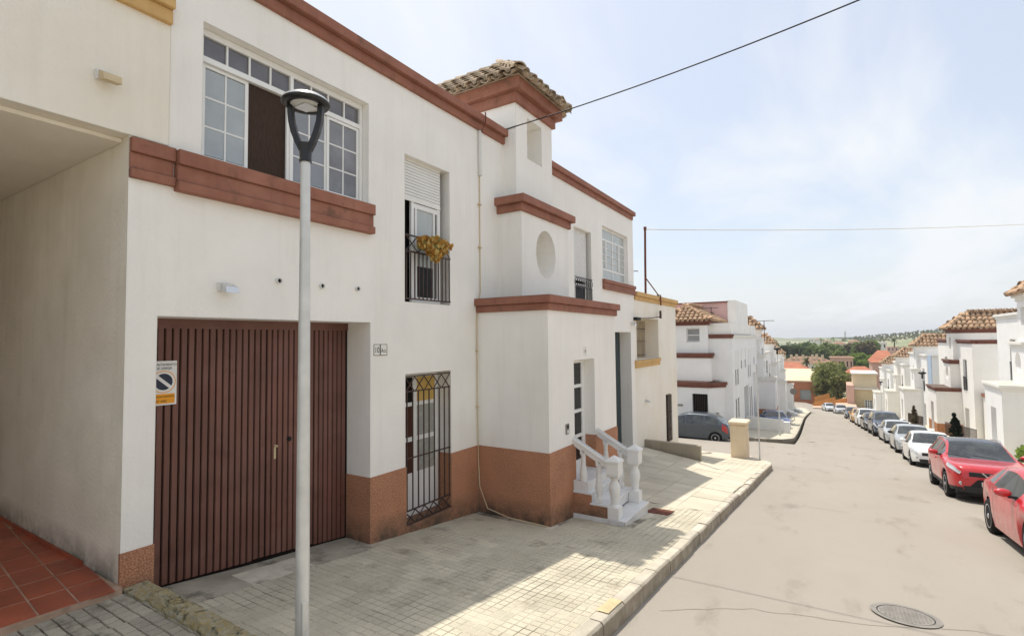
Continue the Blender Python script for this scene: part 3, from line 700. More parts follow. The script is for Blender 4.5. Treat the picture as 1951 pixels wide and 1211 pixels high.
    def railing(y0, y1, z0, z1, x, mat, scroll=False):
        r = .011
        rg = rails(H, 'balcony_railing', mat, [(x - r, x + r, y0, y1, z - r, z + r) for z in (z1, z1 - .25, z0 + .05)]); ys = [y0 + .02 + (y1 - y0 - .04) * i / 11 for i in range(12)]
        rail_bars(rg, 'bar', mat, x, ys, z0 + .05, z1 - .25)
        n = 4; wd = (y1 - y0) / n
        for i in range(n):
            c = MB()
            if scroll:
                for s in (-1, 1):
                    c.tube([(x, y0 + wd * (i + .5) + s * wd * .23 + .09 * math.cos(t * .7), z1 - .125 + .1 * math.sin(t * .7)) for t in range(10)], .009, 5)
            else:
                c.bar((x, y0 + wd * i, z1 - .25), (x, y0 + wd * (i + 1), z1), .014); c.bar((x + .006, y0 + wd * i, z1), (x + .006, y0 + wd * (i + 1), z1 - .25), .014)
            c.build('cross' if not scroll else 'scroll', mat, rg)
        return rg
    railing(5.715, 6.785, 3.0, 4.03, X0 + .01, M['iron'])
    shutter(11.76, 12.72, 3.95, 5.275, bx_)
    f = MB()
    for (a, b, c, d) in ((12.0, 12.06, 3.0, 3.95), (12.66, 12.73, 3.0, 3.95), (12.06, 12.66, 3.80, 3.86)): f.box(bx_ - .05, bx_ - .01, a, b, c, d)
    fr = f.build('balcony_door', M['window_frame'], H); pane(fr, 12.06, 12.66, 3.0, 3.80, 'glass_dark', bx_ - .03)
    railing(11.765, 12.835, 2.99, 3.99, X0 + .02, M['iron_black'], True)
    # ---- far upper window
    window(H, X0 - .10, 13.655, 15.765, 4.125, 5.645, (1, 1), (.28, .98, .32), 'glass_curtain', .055, .05)
    sb = MB()
    for a in (14.1, 14.18, 15.17, 15.25): sb.box(X0 - .125, X0 - .095, a, a + .035, 4.48, 5.30)
    for z in (4.66, 4.86, 5.06): sb.box(X0 - .122, X0 - .099, 13.75, 15.67, z, z + .014)
    sb.build('glazing_bars', M['window_frame'], H)
    # ---- barred ground floor window
    gx = X0 - .27
    gl = {0: ('curtain_brown', 'curtain_brown', 'room_dark'), 1: ('glass_frost', 'glass_frost', 'yellow_paper')}
    wnd = MB()
    for (a, b, c, d) in ((5.73, 5.77, -.37, 1.89), (6.71, 6.785, -.37, 1.89), (6.17, 6.26, -.37, 1.89), (5.77, 6.17, 1.82, 1.89), (6.26, 6.71, 1.82, 1.89), (5.77, 6.17, -.37, .30), (6.26, 6.71, -.37, .30), (5.77, 6.17, .80, .87), (6.26, 6.71, .80, .87), (5.77, 6.17, 1.36, 1.42), (6.26, 6.71, 1.36, 1.42)): wnd.box(gx - .03, gx, a, b, c, d)
    wv = wnd.build('window', M['window_frame'], H)
    for i, (a, b) in enumerate(((5.77, 6.17), (6.26, 6.71))):
        for k, (c, d) in enumerate(((.30, .80), (.87, 1.36), (1.42, 1.82))): pane(wv, a + .001, b - .001, c + .001, d - .001, gl[i][k], gx - .008)
    gxx = X0 - .02
    gr = rails(H, 'window_grille', M['iron'], [(gxx - .012, gxx + .012, 5.722, 6.798, z - .009, z + .009) for z in (-.355, -.16, .62, 1.63, 1.86)])
    rail_bars(gr, 'bar', M['iron'], gxx + .013, [5.76 + .1255 * i for i in range(9)], -.16, 1.63, .008)
    for (za, zb) in ((-.355, -.16), (1.63, 1.86)):
        for i in range(5):
            a, b = 5.73 + .212 * i, 5.73 + .212 * (i + 1); c = MB(); c.bar((gxx + .012, a, za), (gxx + .012, b, zb), .016); c.bar((gxx - .008, a, zb), (gxx - .008, b, za), .016); c.build('cross', M['iron'], gr)
    # ---- garage door of upright boards, with a wicket cut in it
    dx = X0 - .465
    g = MB(); g.box(dx - .03, dx - .012, 2.3, 5.06, -.8, 2.664)
    gd = g.build('garage_door', M['garage_gap'], H)
    pit = .0763
    for i in range(34):
        a = 2.40 + i * pit; zb = zg(a + .04) + .03 + (.015 if 15 < i < 27 else 0)
        if a + pit > 5.02: break
        b = MB(); e = .006; y0, y1 = a + .0065 + (.006 if i in (18, 27) else 0), a + pit - .0065
        b.add([(dx - .012, y0, zb), (dx - .012, y1, zb), (dx, y1 - e, zb), (dx, y0 + e, zb), (dx - .012, y0, 2.56), (dx - .012, y1, 2.56), (dx, y1 - e, 2.56), (dx, y0 + e, 2.56)],
              [(0, 1, 2, 3), (7, 6, 5, 4), (3, 2, 6, 7), (1, 5, 6, 2), (0, 3, 7, 4)])
        b.build('board', M['garage_board'], gd)
    t = MB(); t.box(dx - .011, dx + .01, 2.36, 5.02, 2.56, 2.665); t.build('door_header', M['garage_board'], gd)
    h = MB(); h.box(dx, dx + .008, 3.88, 3.905, .95, 1.10); h.tube([(dx + .0, 3.892, 1.115), (dx + .035, 3.892, 1.115), (dx + .04, 3.905, 1.10)], .012, 8); h.build('handle', M['pipe_cream'], gd)
    h = MB(); h.lathe((dx + .0, 4.09, 1.165), [(.03, 0), (.03, .015), (.018, .025)], 14, axis='x'); h.build('lock', M['black'], gd)
    # second garage, mostly hidden by the porch
    g = MB(); g.box(X0 - .39, X0 - .37, 13.22, 15.89, -1.3, 2.6); g2 = g.build('garage_door', M['teal_door'], H)
    for i in range(20): q = MB(); q.box(X0 - .37, X0 - .358, 13.24 + i * .1325, 13.36 + i * .1325, -1.25, 2.56); q.build('board', M['teal_door'], g2)
    # ---- porch
    P = -4.05
    mb = MB(); shell(mb, X0 - .3, P, 7.58, 10.69, -1.9, 2.93, 0, 'xb'); wall(mb, P, 7.58, 10.69, -1.9, 2.93, [(8.57, 9.515, -.13, 2.02, .26)], 0, None)
    mb.build('porch_wall', M['stucco'], H)
    mb = MB(); wall(mb, P + .015, 7.565, 10.705, -1.9, .515, [(8.58, 9.505, -.13, 1, .26)], 0, None)
    for (a, b, yy) in ((0, 0, 7.565), (0, 0, 10.705)): mb.quad((X0 - .0, yy, -1.9), (P + .015, yy, -1.9), (P + .015, yy, .515), (X0, yy, .515))
    for (a, b, c, d) in ((P - .01, P + .015, 7.565, 8.58), (P - .01, P + .015, 9.505, 10.705), (X0, P - .01, 7.565, 7.59), (X0, P - .01, 10.68, 10.705)): mb.quad((a, c, .515), (b, c, .515), (b, d, .515), (a, d, .515))
    mb.build('porch_plinth', M['plinth_granulate'], H)
    cornice(H, M['brown_trim'], X0 - .2, P, 7.58, 10.69, 2.90, 3.155, .045, .10, .48, 'xlr', 'porch_cornice')
    dX = P - .22
    d = MB(); d.box(dX - .05, dX - .012, 8.572, 9.513, -.128, 2.018); D_ = d.build('front_door', M['window_frame'], H)
    for z0, z1 in ((1.53, 1.94), (1.05, 1.46), (.57, .98), (.08, .50)):
        q = MB(); q.box(dX - .012, dX - .006, 8.66, 9.35, z0, z1); q.build('pane', M['glass_dark'], D_)
    fr = MB()
    for (a, b, c, e) in ((8.572, 8.655, -.128, 2.018), (9.36, 9.513, -.128, 2.018), (8.655, 9.36, 1.945, 2.018), (8.655, 9.36, 1.465, 1.525), (8.655, 9.36, .985, 1.045), (8.655, 9.36, .505, .565), (8.655, 9.36, -.128, .075)): fr.box(dX - .012, dX + .012, a, b, c, e)
    fr.build('door_rails', M['window_frame'], D_)
    # ---- block with the oval opening, then the tower
    B_ = -4.968
    mb = MB(); shell(mb, X0 - .3, B_, 8.29, 10.33, 2.95, 4.88, 0, 'xb')
    oval_wall(mb, B_, 8.29, 10.33, 2.95, 4.88, 9.27, 4.15, .415, .485, .80, 0, 0)
    mb.build('oval_block', M['stucco'], H)
    ov = MB(); ov.box(B_ - .78, B_ - .40, 8.86, 8.875, 3.95, 4.35); o_ = ov.build('stair_window', M['glass_dark'], H)
    ov = MB(); ov.box(B_ - .78, B_ - .40, 8.876, 8.885, 4.10, 4.14); ov.build('window_bar', M['window_frame'], o_)
    cornice(H, M['brown_trim'], X0 - .2, B_, 8.29, 10.33, 4.86, 5.16, .05, .13, .5, 'xlr', 'block_cornice')
    T = -5.2
    mb = MB(); shell(mb, -10.2, T, 8.49, 10.03, 5.0, 7.12, 0, 'xb'); wall(mb, T, 8.49, 10.03, 5.0, 7.12, [(8.948, 9.552, 6.107, 6.95, .45)], 0, 0); mb.build('tower_wall', M['stucco'], H)
    cornice(H, M['brown_trim'], -10.3, T, 8.49, 10.03, 7.10, 7.53, .07, .19, .45, 'xlrX', 'tower_cornice', .012)
    hip_roof(H, T + .22, -10.3, 8.26, 10.26, 7.535, .80, M['roof_tile'], single=('l', 'f'), sp=.265, ex=.36, seg=7)
main_house()

def front_steps():
    H = HOUSE; Y0, Y1 = 8.43, 9.70
    xs = [-3.06, -3.37, -3.68, -4.06]; zs = [-.68, -.458, -.292, -.116]
    zb = -1.15
    for i in range(4):
        xf = xs[i]; xb = -4.03 if i == 3 else (xs[i + 1] - .0)
        if i == 3: continue
        s = MB(); s.box(-4.034, xf - .025, Y0 + .02, Y1 - .02, zs[i] - .2 if i else zb, zs[i] - .035); st = s.build('step', M['marble'], H)
        t = MB(); t.box(-4.032 if i == 2 else xs[i + 1] - .03, xf, Y0 - .012, Y1 + .012, zs[i] - .0345, zs[i]); t.build('tread', M['marble'], st, bevel=.006)
    t = MB(); t.box(-4.30, -4.0, 8.585, 9.5, -.27, -.118); t.build('door_step', M['marble'], H, bevel=.006)
    t = MB(); t.box(-4.034, -3.75, Y0 + .02, Y1 - .02, -.33, -.12); st = t.build('step', M['marble'], H, bevel=.006)
    # brown flank of the flight with its white foot strip
    for i, (a, b) in enumerate(((xs[1], xs[0] - .03), (xs[2], xs[1]), (-4.034, xs[2]))):
        f = MB(); f.box(a, b - .004, Y0 + .004, Y0 + .022, -1.2, zs[i] - .036); f.build('flank', M['plinth_granulate'], H)
        f = MB(); f.hexa([(a, Y0 - .004, -1.2), (b - .004, Y0 - .004, -1.2), (b - .004, Y0 + .0035, -1.2), (a, Y0 + .0035, -1.2)], [(a, Y0 - .004, zg(Y0) + .075), (b - .004, Y0 - .004, zg(Y0) + .075), (b - .004, Y0 + .0035, zg(Y0) + .075), (a, Y0 + .0035, zg(Y0) + .075)])
        f.build('foot_strip', M['marble'], H)
    prof = lambda s: [(.036 * s, 0), (.036 * s, .02), (.030 * s, .03), (.046 * s, .08), (.052 * s, .14), (.046 * s, .20), (.034 * s, .30), (.028 * s, .37), (.034 * s, .385), (.027 * s, .40), (.036 * s, .43), (.036 * s, .45)]
    for yb in (8.53, 9.60):
        r = MB(); c = Vector((-4.06, yb, .565)); e = Vector((-3.40, yb, .205))
        for (w0, h0, dz) in ((.045, .075, 0), (.06, .03, .045)):
            r.hexa([(c.x, yb - w0, c.z - h0 + dz), (e.x, yb - w0, e.z - h0 + dz), (e.x, yb + w0, e.z - h0 + dz), (c.x, yb + w0, c.z - h0 + dz)],
                   [(c.x, yb - w0, c.z + h0 + dz), (e.x, yb - w0, e.z + h0 + dz), (e.x, yb + w0, e.z + h0 + dz), (c.x, yb + w0, c.z + h0 + dz)])
        R_ = r.build('handrail', M['white_stone'], H, bevel=.012)
        for x, z in ((-3.87, -.29), (-3.575, -.458)):
            top = .565 + (x + 4.06) / .66 * -.36 - .07; hh = top - z
            b = MB(); b.box(x - .055, x + .055, yb - .055, yb + .055, z, z + .07)
            b.lathe((x, yb, z + .07), [(a, h / .45 * (hh - .12)) for a, h in prof(1.32)], 14); b.box(x - .045, x + .045, yb - .045, yb + .045, top - .05, top + .02)
            b.build('baluster', M['white_stone'], R_, bevel=.004)
        x, z = -3.29, -.68; n = MB()
        n.box(x - .10, x + .10, yb - .10, yb + .10, z, z + .20)
        n.lathe((x, yb, z + .20), [(.10, 0), (.075, .03), (.062, .05), (.07, .06), (.066, .075), (.075, .16), (.092, .24), (.098, .31), (.086, .37), (.062, .42), (.056, .45), (.072, .47), (.072, .49)], 20)
        n.hexa([(x - .095, yb - .095, z + .70), (x + .095, yb - .095, z + .70), (x + .095, yb + .095, z + .70), (x - .095, yb + .095, z + .70)], [(x - .11, yb - .11, z + .74), (x + .11, yb - .11, z + .74), (x + .11, yb + .11, z + .74), (x - .11, yb + .11, z + .74)])
        n.box(x - .11, x + .11, yb - .11, yb + .11, z + .7405, z + .945)
        n.box(x - .128, x + .128, yb - .128, yb + .128, z + .9455, z + .985)
        n.add([(x - .128, yb - .128, z + .9855), (x + .128, yb - .128, z + .9855), (x + .128, yb + .128, z + .9855), (x - .128, yb + .128, z + .9855), (x, yb, z + 1.075)], [(0, 1, 4), (1, 2, 4), (2, 3, 4), (3, 0, 4)])
        n.build('newel_post', M['white_stone'], R_, bevel=.006)
front_steps()

# ------------------------------------------------------------------ the arcade house on the left edge
def arcade_house():
    A = thing('arcade_house', 'white house at the left edge with yellow cornice over an open red tiled passage', 'house', (X0, .2, .2))
    mb = MB(); x = X0 + .012
    mb.box(-6.2, x, -6, 2.42, 4.342, 5.62); mb.box(-14, -6.2, -6, 2.08, 4.345, 6.6); mb.box(-6.2, x - .02, -6, 2.42, 5.62, 6.6)
    mb.build('upper_wall', M['stucco_warm'], A)
    mb = MB(); mb.box(-14, x - .16, -6, 2.085, 4.30, 4.338); mb.build('ceiling', M['ceiling_plaster'], A)
    mb = MB(); mb.box(-14, X0, -6.4, -2.4, -.3, 4.29); mb.build('far_pier', M['stucco_warm'], A)
    mb = MB(); mb.box(-14.2, -14, -2.4, 2.085, -.3, 4.29); mb.build('back_wall', M['stucco_dirty'], A)
    cornice(A, M['yellow_trim'], -5.9, x, -6, 2.42, 5.55, 5.83, .05, .10, .5, 'x')
    # red floor tiles of the passage
    f = MB(); f.box(-14, -5.41, -2.4, 2.08, -.2, .2445); fl = f.build('passage_floor', M['red_grout'], A)
    tm = tile_mesh('floor_tile', .402, .25, .012, 1, .007, M['red_tile'], .002); o_ = ORG[fl.name]
    for i in range(18):
        for j in range(-4, 13):
            X_, Y_ = -5.385 - .41 * (i + .5) - .023 * (j + .5), 2.025 + .037 * (i + .5) - .252 * (j + .5)
            if Y_ > 2.16 or (i == 0 and Y_ > 2.03): continue
            if in_view((X_, Y_, .25), 40): inst(tm, 'floor_tile', fl, Vector((X_, Y_, .2475 + rnd.uniform(-.0006, .0006))) - o_, (0, 0, -.09))
    s = MB(); s.box(-14, -6.3, 2.066, 2.083, .23, .285); s.build('skirting', M['red_tile'], A)
arcade_house()

# ------------------------------------------------------------------ the low white house with yellow trim at the corner
def corner_house():
    C_ = thing('corner_house', 'low white house with yellow ochre trim at the street corner', 'house', (X0, 18.9, -1.8))
    mb = MB()
    ops = [(16.52, 19.0, 1.70, 3.10, .57), (19.80, 20.47, -1.58, .25, .16)]
    wall(mb, X0 - .01, 16.312, 21.5, -2.6, 3.72, ops, 0, 0); shell(mb, -14, X0 - .01, 16.312, 21.5, -2.6, 3.72, 0, 'xbl')
    mb.build('wall', M['stucco_warm'], C_)
    cornice(C_, M['yellow_trim'], -14, X0 - .01, 16.36, 21.5, 3.68, 3.96, .04, .10, .5, 'xr')
    mb = MB(); mb.box(X0 - .2, X0 + .06, 16.24, 19.06, 1.58, 1.69); mb.box(X0 - .2, X0 + .03, 16.26, 19.03, 1.44, 1.579); mb.build('window_sill', M['yellow_trim'], C_, bevel=.008)
    # shuttered window at the back of the deep recess
    x = X0 - .56
    s = MB(); s.box(x - .03, x - .005, 16.56, 18.96, 1.72, 3.05); w_ = s.build('roller_shutter', M['far_cream'], C_)
    for i in range(26): q = MB(); q.box(x - .005, x + .008, 16.57, 18.95, 1.73 + i * .05, 1.772 + i * .05); q.build('slat', M['far_cream'], w_)
    gr = rails(C_, 'window_grille', M['iron'], [(x + .05, x + .07, 16.56, 18.96, z, z + .015) for z in (1.8, 2.3, 2.75)]); rail_bars(gr, 'bar', M['iron'], x + .075, [16.6 + .14 * i for i in range(17)], 1.74, 3.05, .006)
    window(C_, X0 - .12, 19.81, 20.46, -1.57, .24, (1,), (1, 1), 'glass_dark', .05, .04, frame='iron')
    gr = rails(C_, 'window_grille', M['iron'], [(X0 + .01, X0 + .03, 19.8, 20.47, z, z + .02) for z in (-1.5, -1.1, -.45, .15)]); rail_bars(gr, 'bar', M['iron'], X0 + .035, [19.83 + .1 * i for i in range(7)], -1.55, .22, .008)
corner_house()
def low_wall():
    mb = MB(); mb.hexa([(-5.8, 17.1, -2.4), (-3.70, 17.1, -2.4), (-3.70, 17.27, -2.4), (-5.8, 17.27, -2.4)], [(-5.8, 17.1, -.985), (-3.70, 17.1, -1.03), (-3.70, 17.27, -1.03), (-5.8, 17.27, -.985)])
    mb.build('retaining_wall', M['wall_concrete'], bevel=.012, label='weathered grey concrete retaining wall beside the garage ramp', cat='wall')
low_wall()
def utility_pillar():
    t = thing('utility_pillar', 'cream plastered utility pillar with rounded top on the corner pavement', 'pillar', (-3.2, 21.75, -2.25))
    mb = MB(); mb.box(-3.50, -2.93, 21.3, 22.1, -2.6, -.93); mb.build('body', M['pillar_cream'], t, bevel=.05)
    mb = MB(); mb.box(-3.56, -2.87, 21.24, 22.16, -.93, -.80); mb.build('cap', M['pillar_cream'], t, bevel=.05)
    mb = MB(); mb.box(-2.928, -2.92, 21.45, 21.95, -1.9, -1.15); mb.build('hatch', M['pillar_cream'], t)
utility_pillar()

# ------------------------------------------------------------------ fittings on the facade
def text(name, s, size, loc, rot, mat, parent, ax='LEFT', sx=1):
    cu = bpy.data.curves.new(name, 'FONT'); cu.body = s; cu.size = size; cu.align_x = ax; cu.extrude = .0006; cu.materials.append(mat)
    tmp = bpy.data.objects.new(name, cu); COL.objects.link(tmp); dg = bpy.context.evaluated_depsgraph_get()
    me = bpy.data.meshes.new_from_object(tmp.evaluated_get(dg)); bpy.data.objects.remove(tmp)
    o = bpy.data.objects.new(name, me); COL.objects.link(o); o.parent = parent
    o.location = Vector(loc) - ORG[parent.name]; o.rotation_euler = rot; o.scale = (sx, 1, 1); ORG[o.name] = ORG[parent.name]; return o
FACE = (R(90), 0, R(90))     # upright, facing +x
def parking_sign():
    x = -5.952
    t = thing('no_parking_sign', 'white no parking permit sign with orange foot fixed to the brown garage door', 'sign', (x, 2.62, 1.76))
    mb = MB(); mb.box(x - .004, x, 2.49, 2.744, 1.757, 2.218); mb.build('plate', M['sign_white'], t, bevel=.004)
    c = Vector((x, 2.617, 2.0)); n = 36
    def ring(r0, r1, d, mat, nm):
        m = MB(); vs = []
        for k in range(n):
            a = 2 * math.pi * k / n
            for r in (r0, r1): vs.append((x + d, c.y + r * math.cos(a), c.z + r * math.sin(a)))
        m.add(vs, [(2 * k, 2 * k + 1, (2 * k + 3) % (2 * n), (2 * k + 2) % (2 * n)) for k in range(n)]); m.build(nm, mat, t)
    ring(.108, .116, .0012, M['sign_orange'], 'orange_ring'); ring(.0, .086, .0012, M['sign_navy'], 'disc')
    m = MB(); a = Vector((0, .07, -.062)); b = Vector((0, -.07, .062)); d = Vector((0, .062, .07)).normalized() * .016
    m.add([c + a + d, c + a - d, c + b - d, c + b + d], [(0, 1, 2, 3)]); m.v = [(x + .002, v[1], v[2]) for v in m.v]; m.build('slash', M['sign_white'], t)
    m = MB(); m.box(x, x + .0015, 2.505, 2.725, 1.775, 1.875); m.build('orange_panel', M['sign_orange'], t)
    text('lettering', 'AYUNTAMIENTO', .034, (x + .001, 2.617, 2.168), FACE, M['ink'], t, 'CENTER', .92)
    text('lettering', 'DE LEBRIJA', .034, (x + .001, 2.617, 2.130), FACE, M['ink'], t, 'CENTER', .95)
    text('lettering', 'LICENCIA MUNICIPAL', .026, (x + .002, 2.615, 1.838), FACE, M['ink'], t, 'CENTER', .88)
    text('lettering', 'Nº 4402', .032, (x + .002, 2.545, 1.789), FACE, M['ink'], t, 'LEFT', .95)
parking_sign()
def number_tiles():
    x = X0 + .012
    t = thing('house_number', 'two white number tiles 10 Acc beside the garage', 'house number', (x, 5.2, 2.2))
    for a, b, s, sz, nm in ((5.08, 5.20, '10', .115, 'tile'), (5.206, 5.335, 'Acc', .085, 'tile')):
        m = MB(); m.box(x - .012, x, a, b, 2.20, 2.36); tl = m.build(nm, M['ceramic'], t, bevel=.003)
        fr = MB(); e = .007
        for (c, d, f, g) in ((a, b, 2.20, 2.20 + e), (a, b, 2.36 - e, 2.36), (a, a + e, 2.207, 2.353), (b - e, b, 2.207, 2.353)): fr.box(x, x + .001, c, d, f, g)
        fr.build('border', M['ink'], tl)
        text('lettering', s, sz, (x + .001, (a + b) / 2, 2.24), FACE, M['ink'], tl, 'CENTER', .8)
    x = -4.05 + .01
    t = thing('house_number', 'small white number tile over the front door', 'house number', (x, 9.06, 2.1))
    m = MB(); m.box(x - .01, x, 9.0, 9.13, 2.09, 2.26); tl = m.build('tile', M['ceramic'], t)
    text('lettering', '10', .09, (x + .001, 9.065, 2.14), FACE, M['ink'], tl, 'CENTER', .8)
number_tiles()
def wall_lamp(x, y, z, label, rusty=False):
    t = thing('wall_lamp', label, 'wall lamp', (x, y, z), 'lamps on the facade')
    m = MB(); m.box(x, x + .05, y - .05, y + .05, z - .03, z + .06); m.build('back_plate', M['pvc_white'], t, bevel=.004)
    m = MB(); m.hexa([(x + .05, y - .035, z - .04), (x + .15, y - .03, z - .055), (x + .15, y + .11, z - .055), (x + .05, y + .105, z - .04)], [(x + .05, y - .035, z + .05), (x + .13, y - .03, z + .015), (x + .13, y + .11, z + .015), (x + .05, y + .105, z + .05)])
    m.build('shade', M['alloy'] if not rusty else M['pipe_cream'], t, bevel=.004)
wall_lamp(X0, 2.96, 2.98, 'small white wall lamp over the left of the garage door')
wall_lamp(X0 + .012, 1.86, 4.78, 'rusty broken wall lamp above the passage opening', True)
wall_lamp(X0, 15.98, 2.88, 'small wall lamp high at the right end of the white house')
wall_lamp(X0 - .01, 17.3, .28, 'white wall lamp under the yellow window sill')
for y, z, l in ((3.613, 3.12, 'leftmost of three small vent pipes over the garage'), (4.21, 3.11, 'middle one of three small vent pipes over the garage'), (4.786, 3.12, 'rightmost of three small vent pipes over the garage')):
    m = MB(); m.lathe((X0 - .02, y, z), [(.035, 0), (.035, .055), (.026, .055), (.024, .02)], 14, axis='x', smooth=False); o = m.build('vent_pipe', M['pvc_white'], label=l, cat='vent', group='vent pipes over the garage')
    k = MB(); k.lathe((X0 + .012, y, z), [(.024, 0), (.024, .004)], 14, axis='x'); k.build('opening', M['black'], o)
def conduit():
    t = thing('cable_conduit', 'vertical cable conduit, grey above and cream below, left of the porch', 'conduit', (X0, 7.65, -.6))
    m = MB(); m.tube([(X0 + .03, 7.655, 6.30), (X0 + .03, 7.655, 5.45)], .035, 10); m.build('duct', M['pvc_white'], t)
    m = MB(); m.tube([(X0 + .16, 7.66, 6.62), (X0 + .165, 7.66, 6.45), (X0 + .07, 7.655, 6.28)], .012, 6); m.build('top_pipe', M['rust_iron'], t)
    m = MB(); m.tube([(X0 + .02, 7.655, 5.45), (X0 + .02, 7.65, 4.6), (X0 + .022, 7.648, 3.3), (X0 + .022, 7.53, 2.8), (X0 + .03, 7.52, 1.2), (X0 + .035, 7.53, .3), (X0 + .07, 7.52, -.2), (X0 + .25, 7.50, -.55), (X0 + .7, 7.49, -.63), (X0 + 1.45, 7.47, -.64)], .010, 7); m.build('cable', M['pipe_cream'], t)
    for z in (4.9, 4.1, 2.2, 1.2): q = MB(); q.box(X0, X0 + .04, 7.60 if z > 3 else 7.50, 7.69 if z > 3 else 7.55, z, z + .02); q.build('clip', M['pipe_cream'], t)
conduit()
def intercom():
    t = thing('intercom', 'grey intercom panel left of the front door', 'intercom', (-4.05, 8.25, .75))
    m = MB(); m.box(-4.05, -4.03, 8.19, 8.31, .73, .91); m.build('panel', M['cast_iron'], t, bevel=.004)
    m = MB(); m.box(-4.03, -4.024, 8.22, 8.28, .75, .80); m.build('button', M['pvc_white'], t); m = MB(); m.box(-4.03, -4.026, 8.215, 8.285, .83, .89); m.build('grille', M['black'], t)
intercom()
def flower_basket():
    t = thing('hanging_basket', 'hanging basket of dry yellow and red leaves on the balcony railing', 'basket', (X0 + .12, 6.28, 3.8))
    m = MB(); m.lathe((X0 + .08, 6.12, 3.82), [(.04, 0), (.07, .04), (.09, .12), (.10, .20)], 14); m.build('pot', M['wicker'], t)
    for nm, mt, n in (('dry_leaves', 'leaf_dry', 380), ('pale_leaves', 'leaf_pale', 380), ('green_leaves', 'leaf_mid', 60)):
        m = MB()
        for _ in range(n):
            u = max(-.27, min(.30, rnd.gauss(0, .15))); hang = .20 * max(0, 1 - abs(u - .02) / .2)
            u *= 1.12; c = Vector((X0 + .06 + abs(rnd.gauss(0, .07)) + .05 * (1 - abs(u) / .35), 6.22 + u, 3.96 + rnd.uniform(-.11 - hang, .10 - abs(u) * .2)))
            n_ = Vector((1, rnd.uniform(-.7, .7), rnd.uniform(-.5, .8))).normalized(); a = n_.cross(Vector((0, 0, 1))).normalized(); b = n_.cross(a); s = rnd.uniform(.026, .048); q = rnd.uniform(0, 6.28)
            a, b = a * math.cos(q) + b * math.sin(q), b * math.cos(q) - a * math.sin(q)
            m.add([c - a * s, c - a * s * .4 + b * s * .75, c + a * s * .5 + b * s * .6, c + a * s, c + a * s * .4 - b * s * .7, c - a * s * .5 - b * s * .65, c + n_ * s * .3], [(0, 1, 6), (1, 2, 6), (2, 3, 6), (3, 4, 6), (4, 5, 6), (5, 0, 6)])
        tag(m.build(nm, M[mt], t), kind='stuff')
flower_basket()
def mossy_stub():
    t = thing('kerb_stub', 'mossy broken kerb block at the end of the raised pavement', 'kerb stone', (-4.5, 2.25, 0))
    bm = bmesh.new(); n = 18
    m = MB(); xs = [-5.06 + 1.5 * i / n for i in range(n + 1)]; vs = []
    for i, x in enumerate(xs):
        e = .03 if i in (0, n) else 0; top = .275 - .02 * (i / n)
        for (y, z) in ((2.10, -.4), (2.105 + e, top - .05), (2.14 + e, top - e), (2.2, top + .005 - e), (2.25 - e, top - e), (2.30 - e, top - .05), (2.31, -.4)):
            k = 0 if z < 0 else 1; d = math.hypot(x + 4.72, y - 2.2); hole = -.05 if (d < .09 and .2 < z) else 0
            vs.append((x + rnd.uniform(-.006, .006) * k, y + rnd.uniform(-.010, .010) * k, z + rnd.uniform(-.012, .010) * k + hole))
    q = 7; fs = [(i * q + j, i * q + j + 1, (i + 1) * q + j + 1, (i + 1) * q + j) for i in range(n) for j in range(q - 1)]
    fs += [tuple(range(q)), tuple(reversed(range(n * q, n * q + q)))]
    m.add(vs, fs); m.build('block', M['mossy_stone'], t, bevel=.006)
    m = MB()
    for _ in range(26):
        c = Vector((-4.74 + rnd.gauss(0, .05), 2.2 + rnd.gauss(0, .025), .25)); s = rnd.uniform(.012, .026)
        m.hexa([c + Vector(v) * s for v in ((-1, -1, -1), (1, -1, -1), (1, 1, -1), (-1, 1, -1))], [c + Vector(v) * s + Vector((rnd.uniform(-.006, .006), rnd.uniform(-.006, .006), rnd.uniform(0, .012))) for v in ((-.7, -.7, .6), (.7, -.7, .6), (.7, .7, .6), (-.7, .7, .6))])
    tag(m.build('rubble', M['mossy_stone'], t), kind='stuff')
    m = MB(); m.box(-5.47, -5.075, 2.10, 2.30, -.3, .215); m.build('footing', M['mossy_stone'], t, bevel=.01)
mossy_stub()
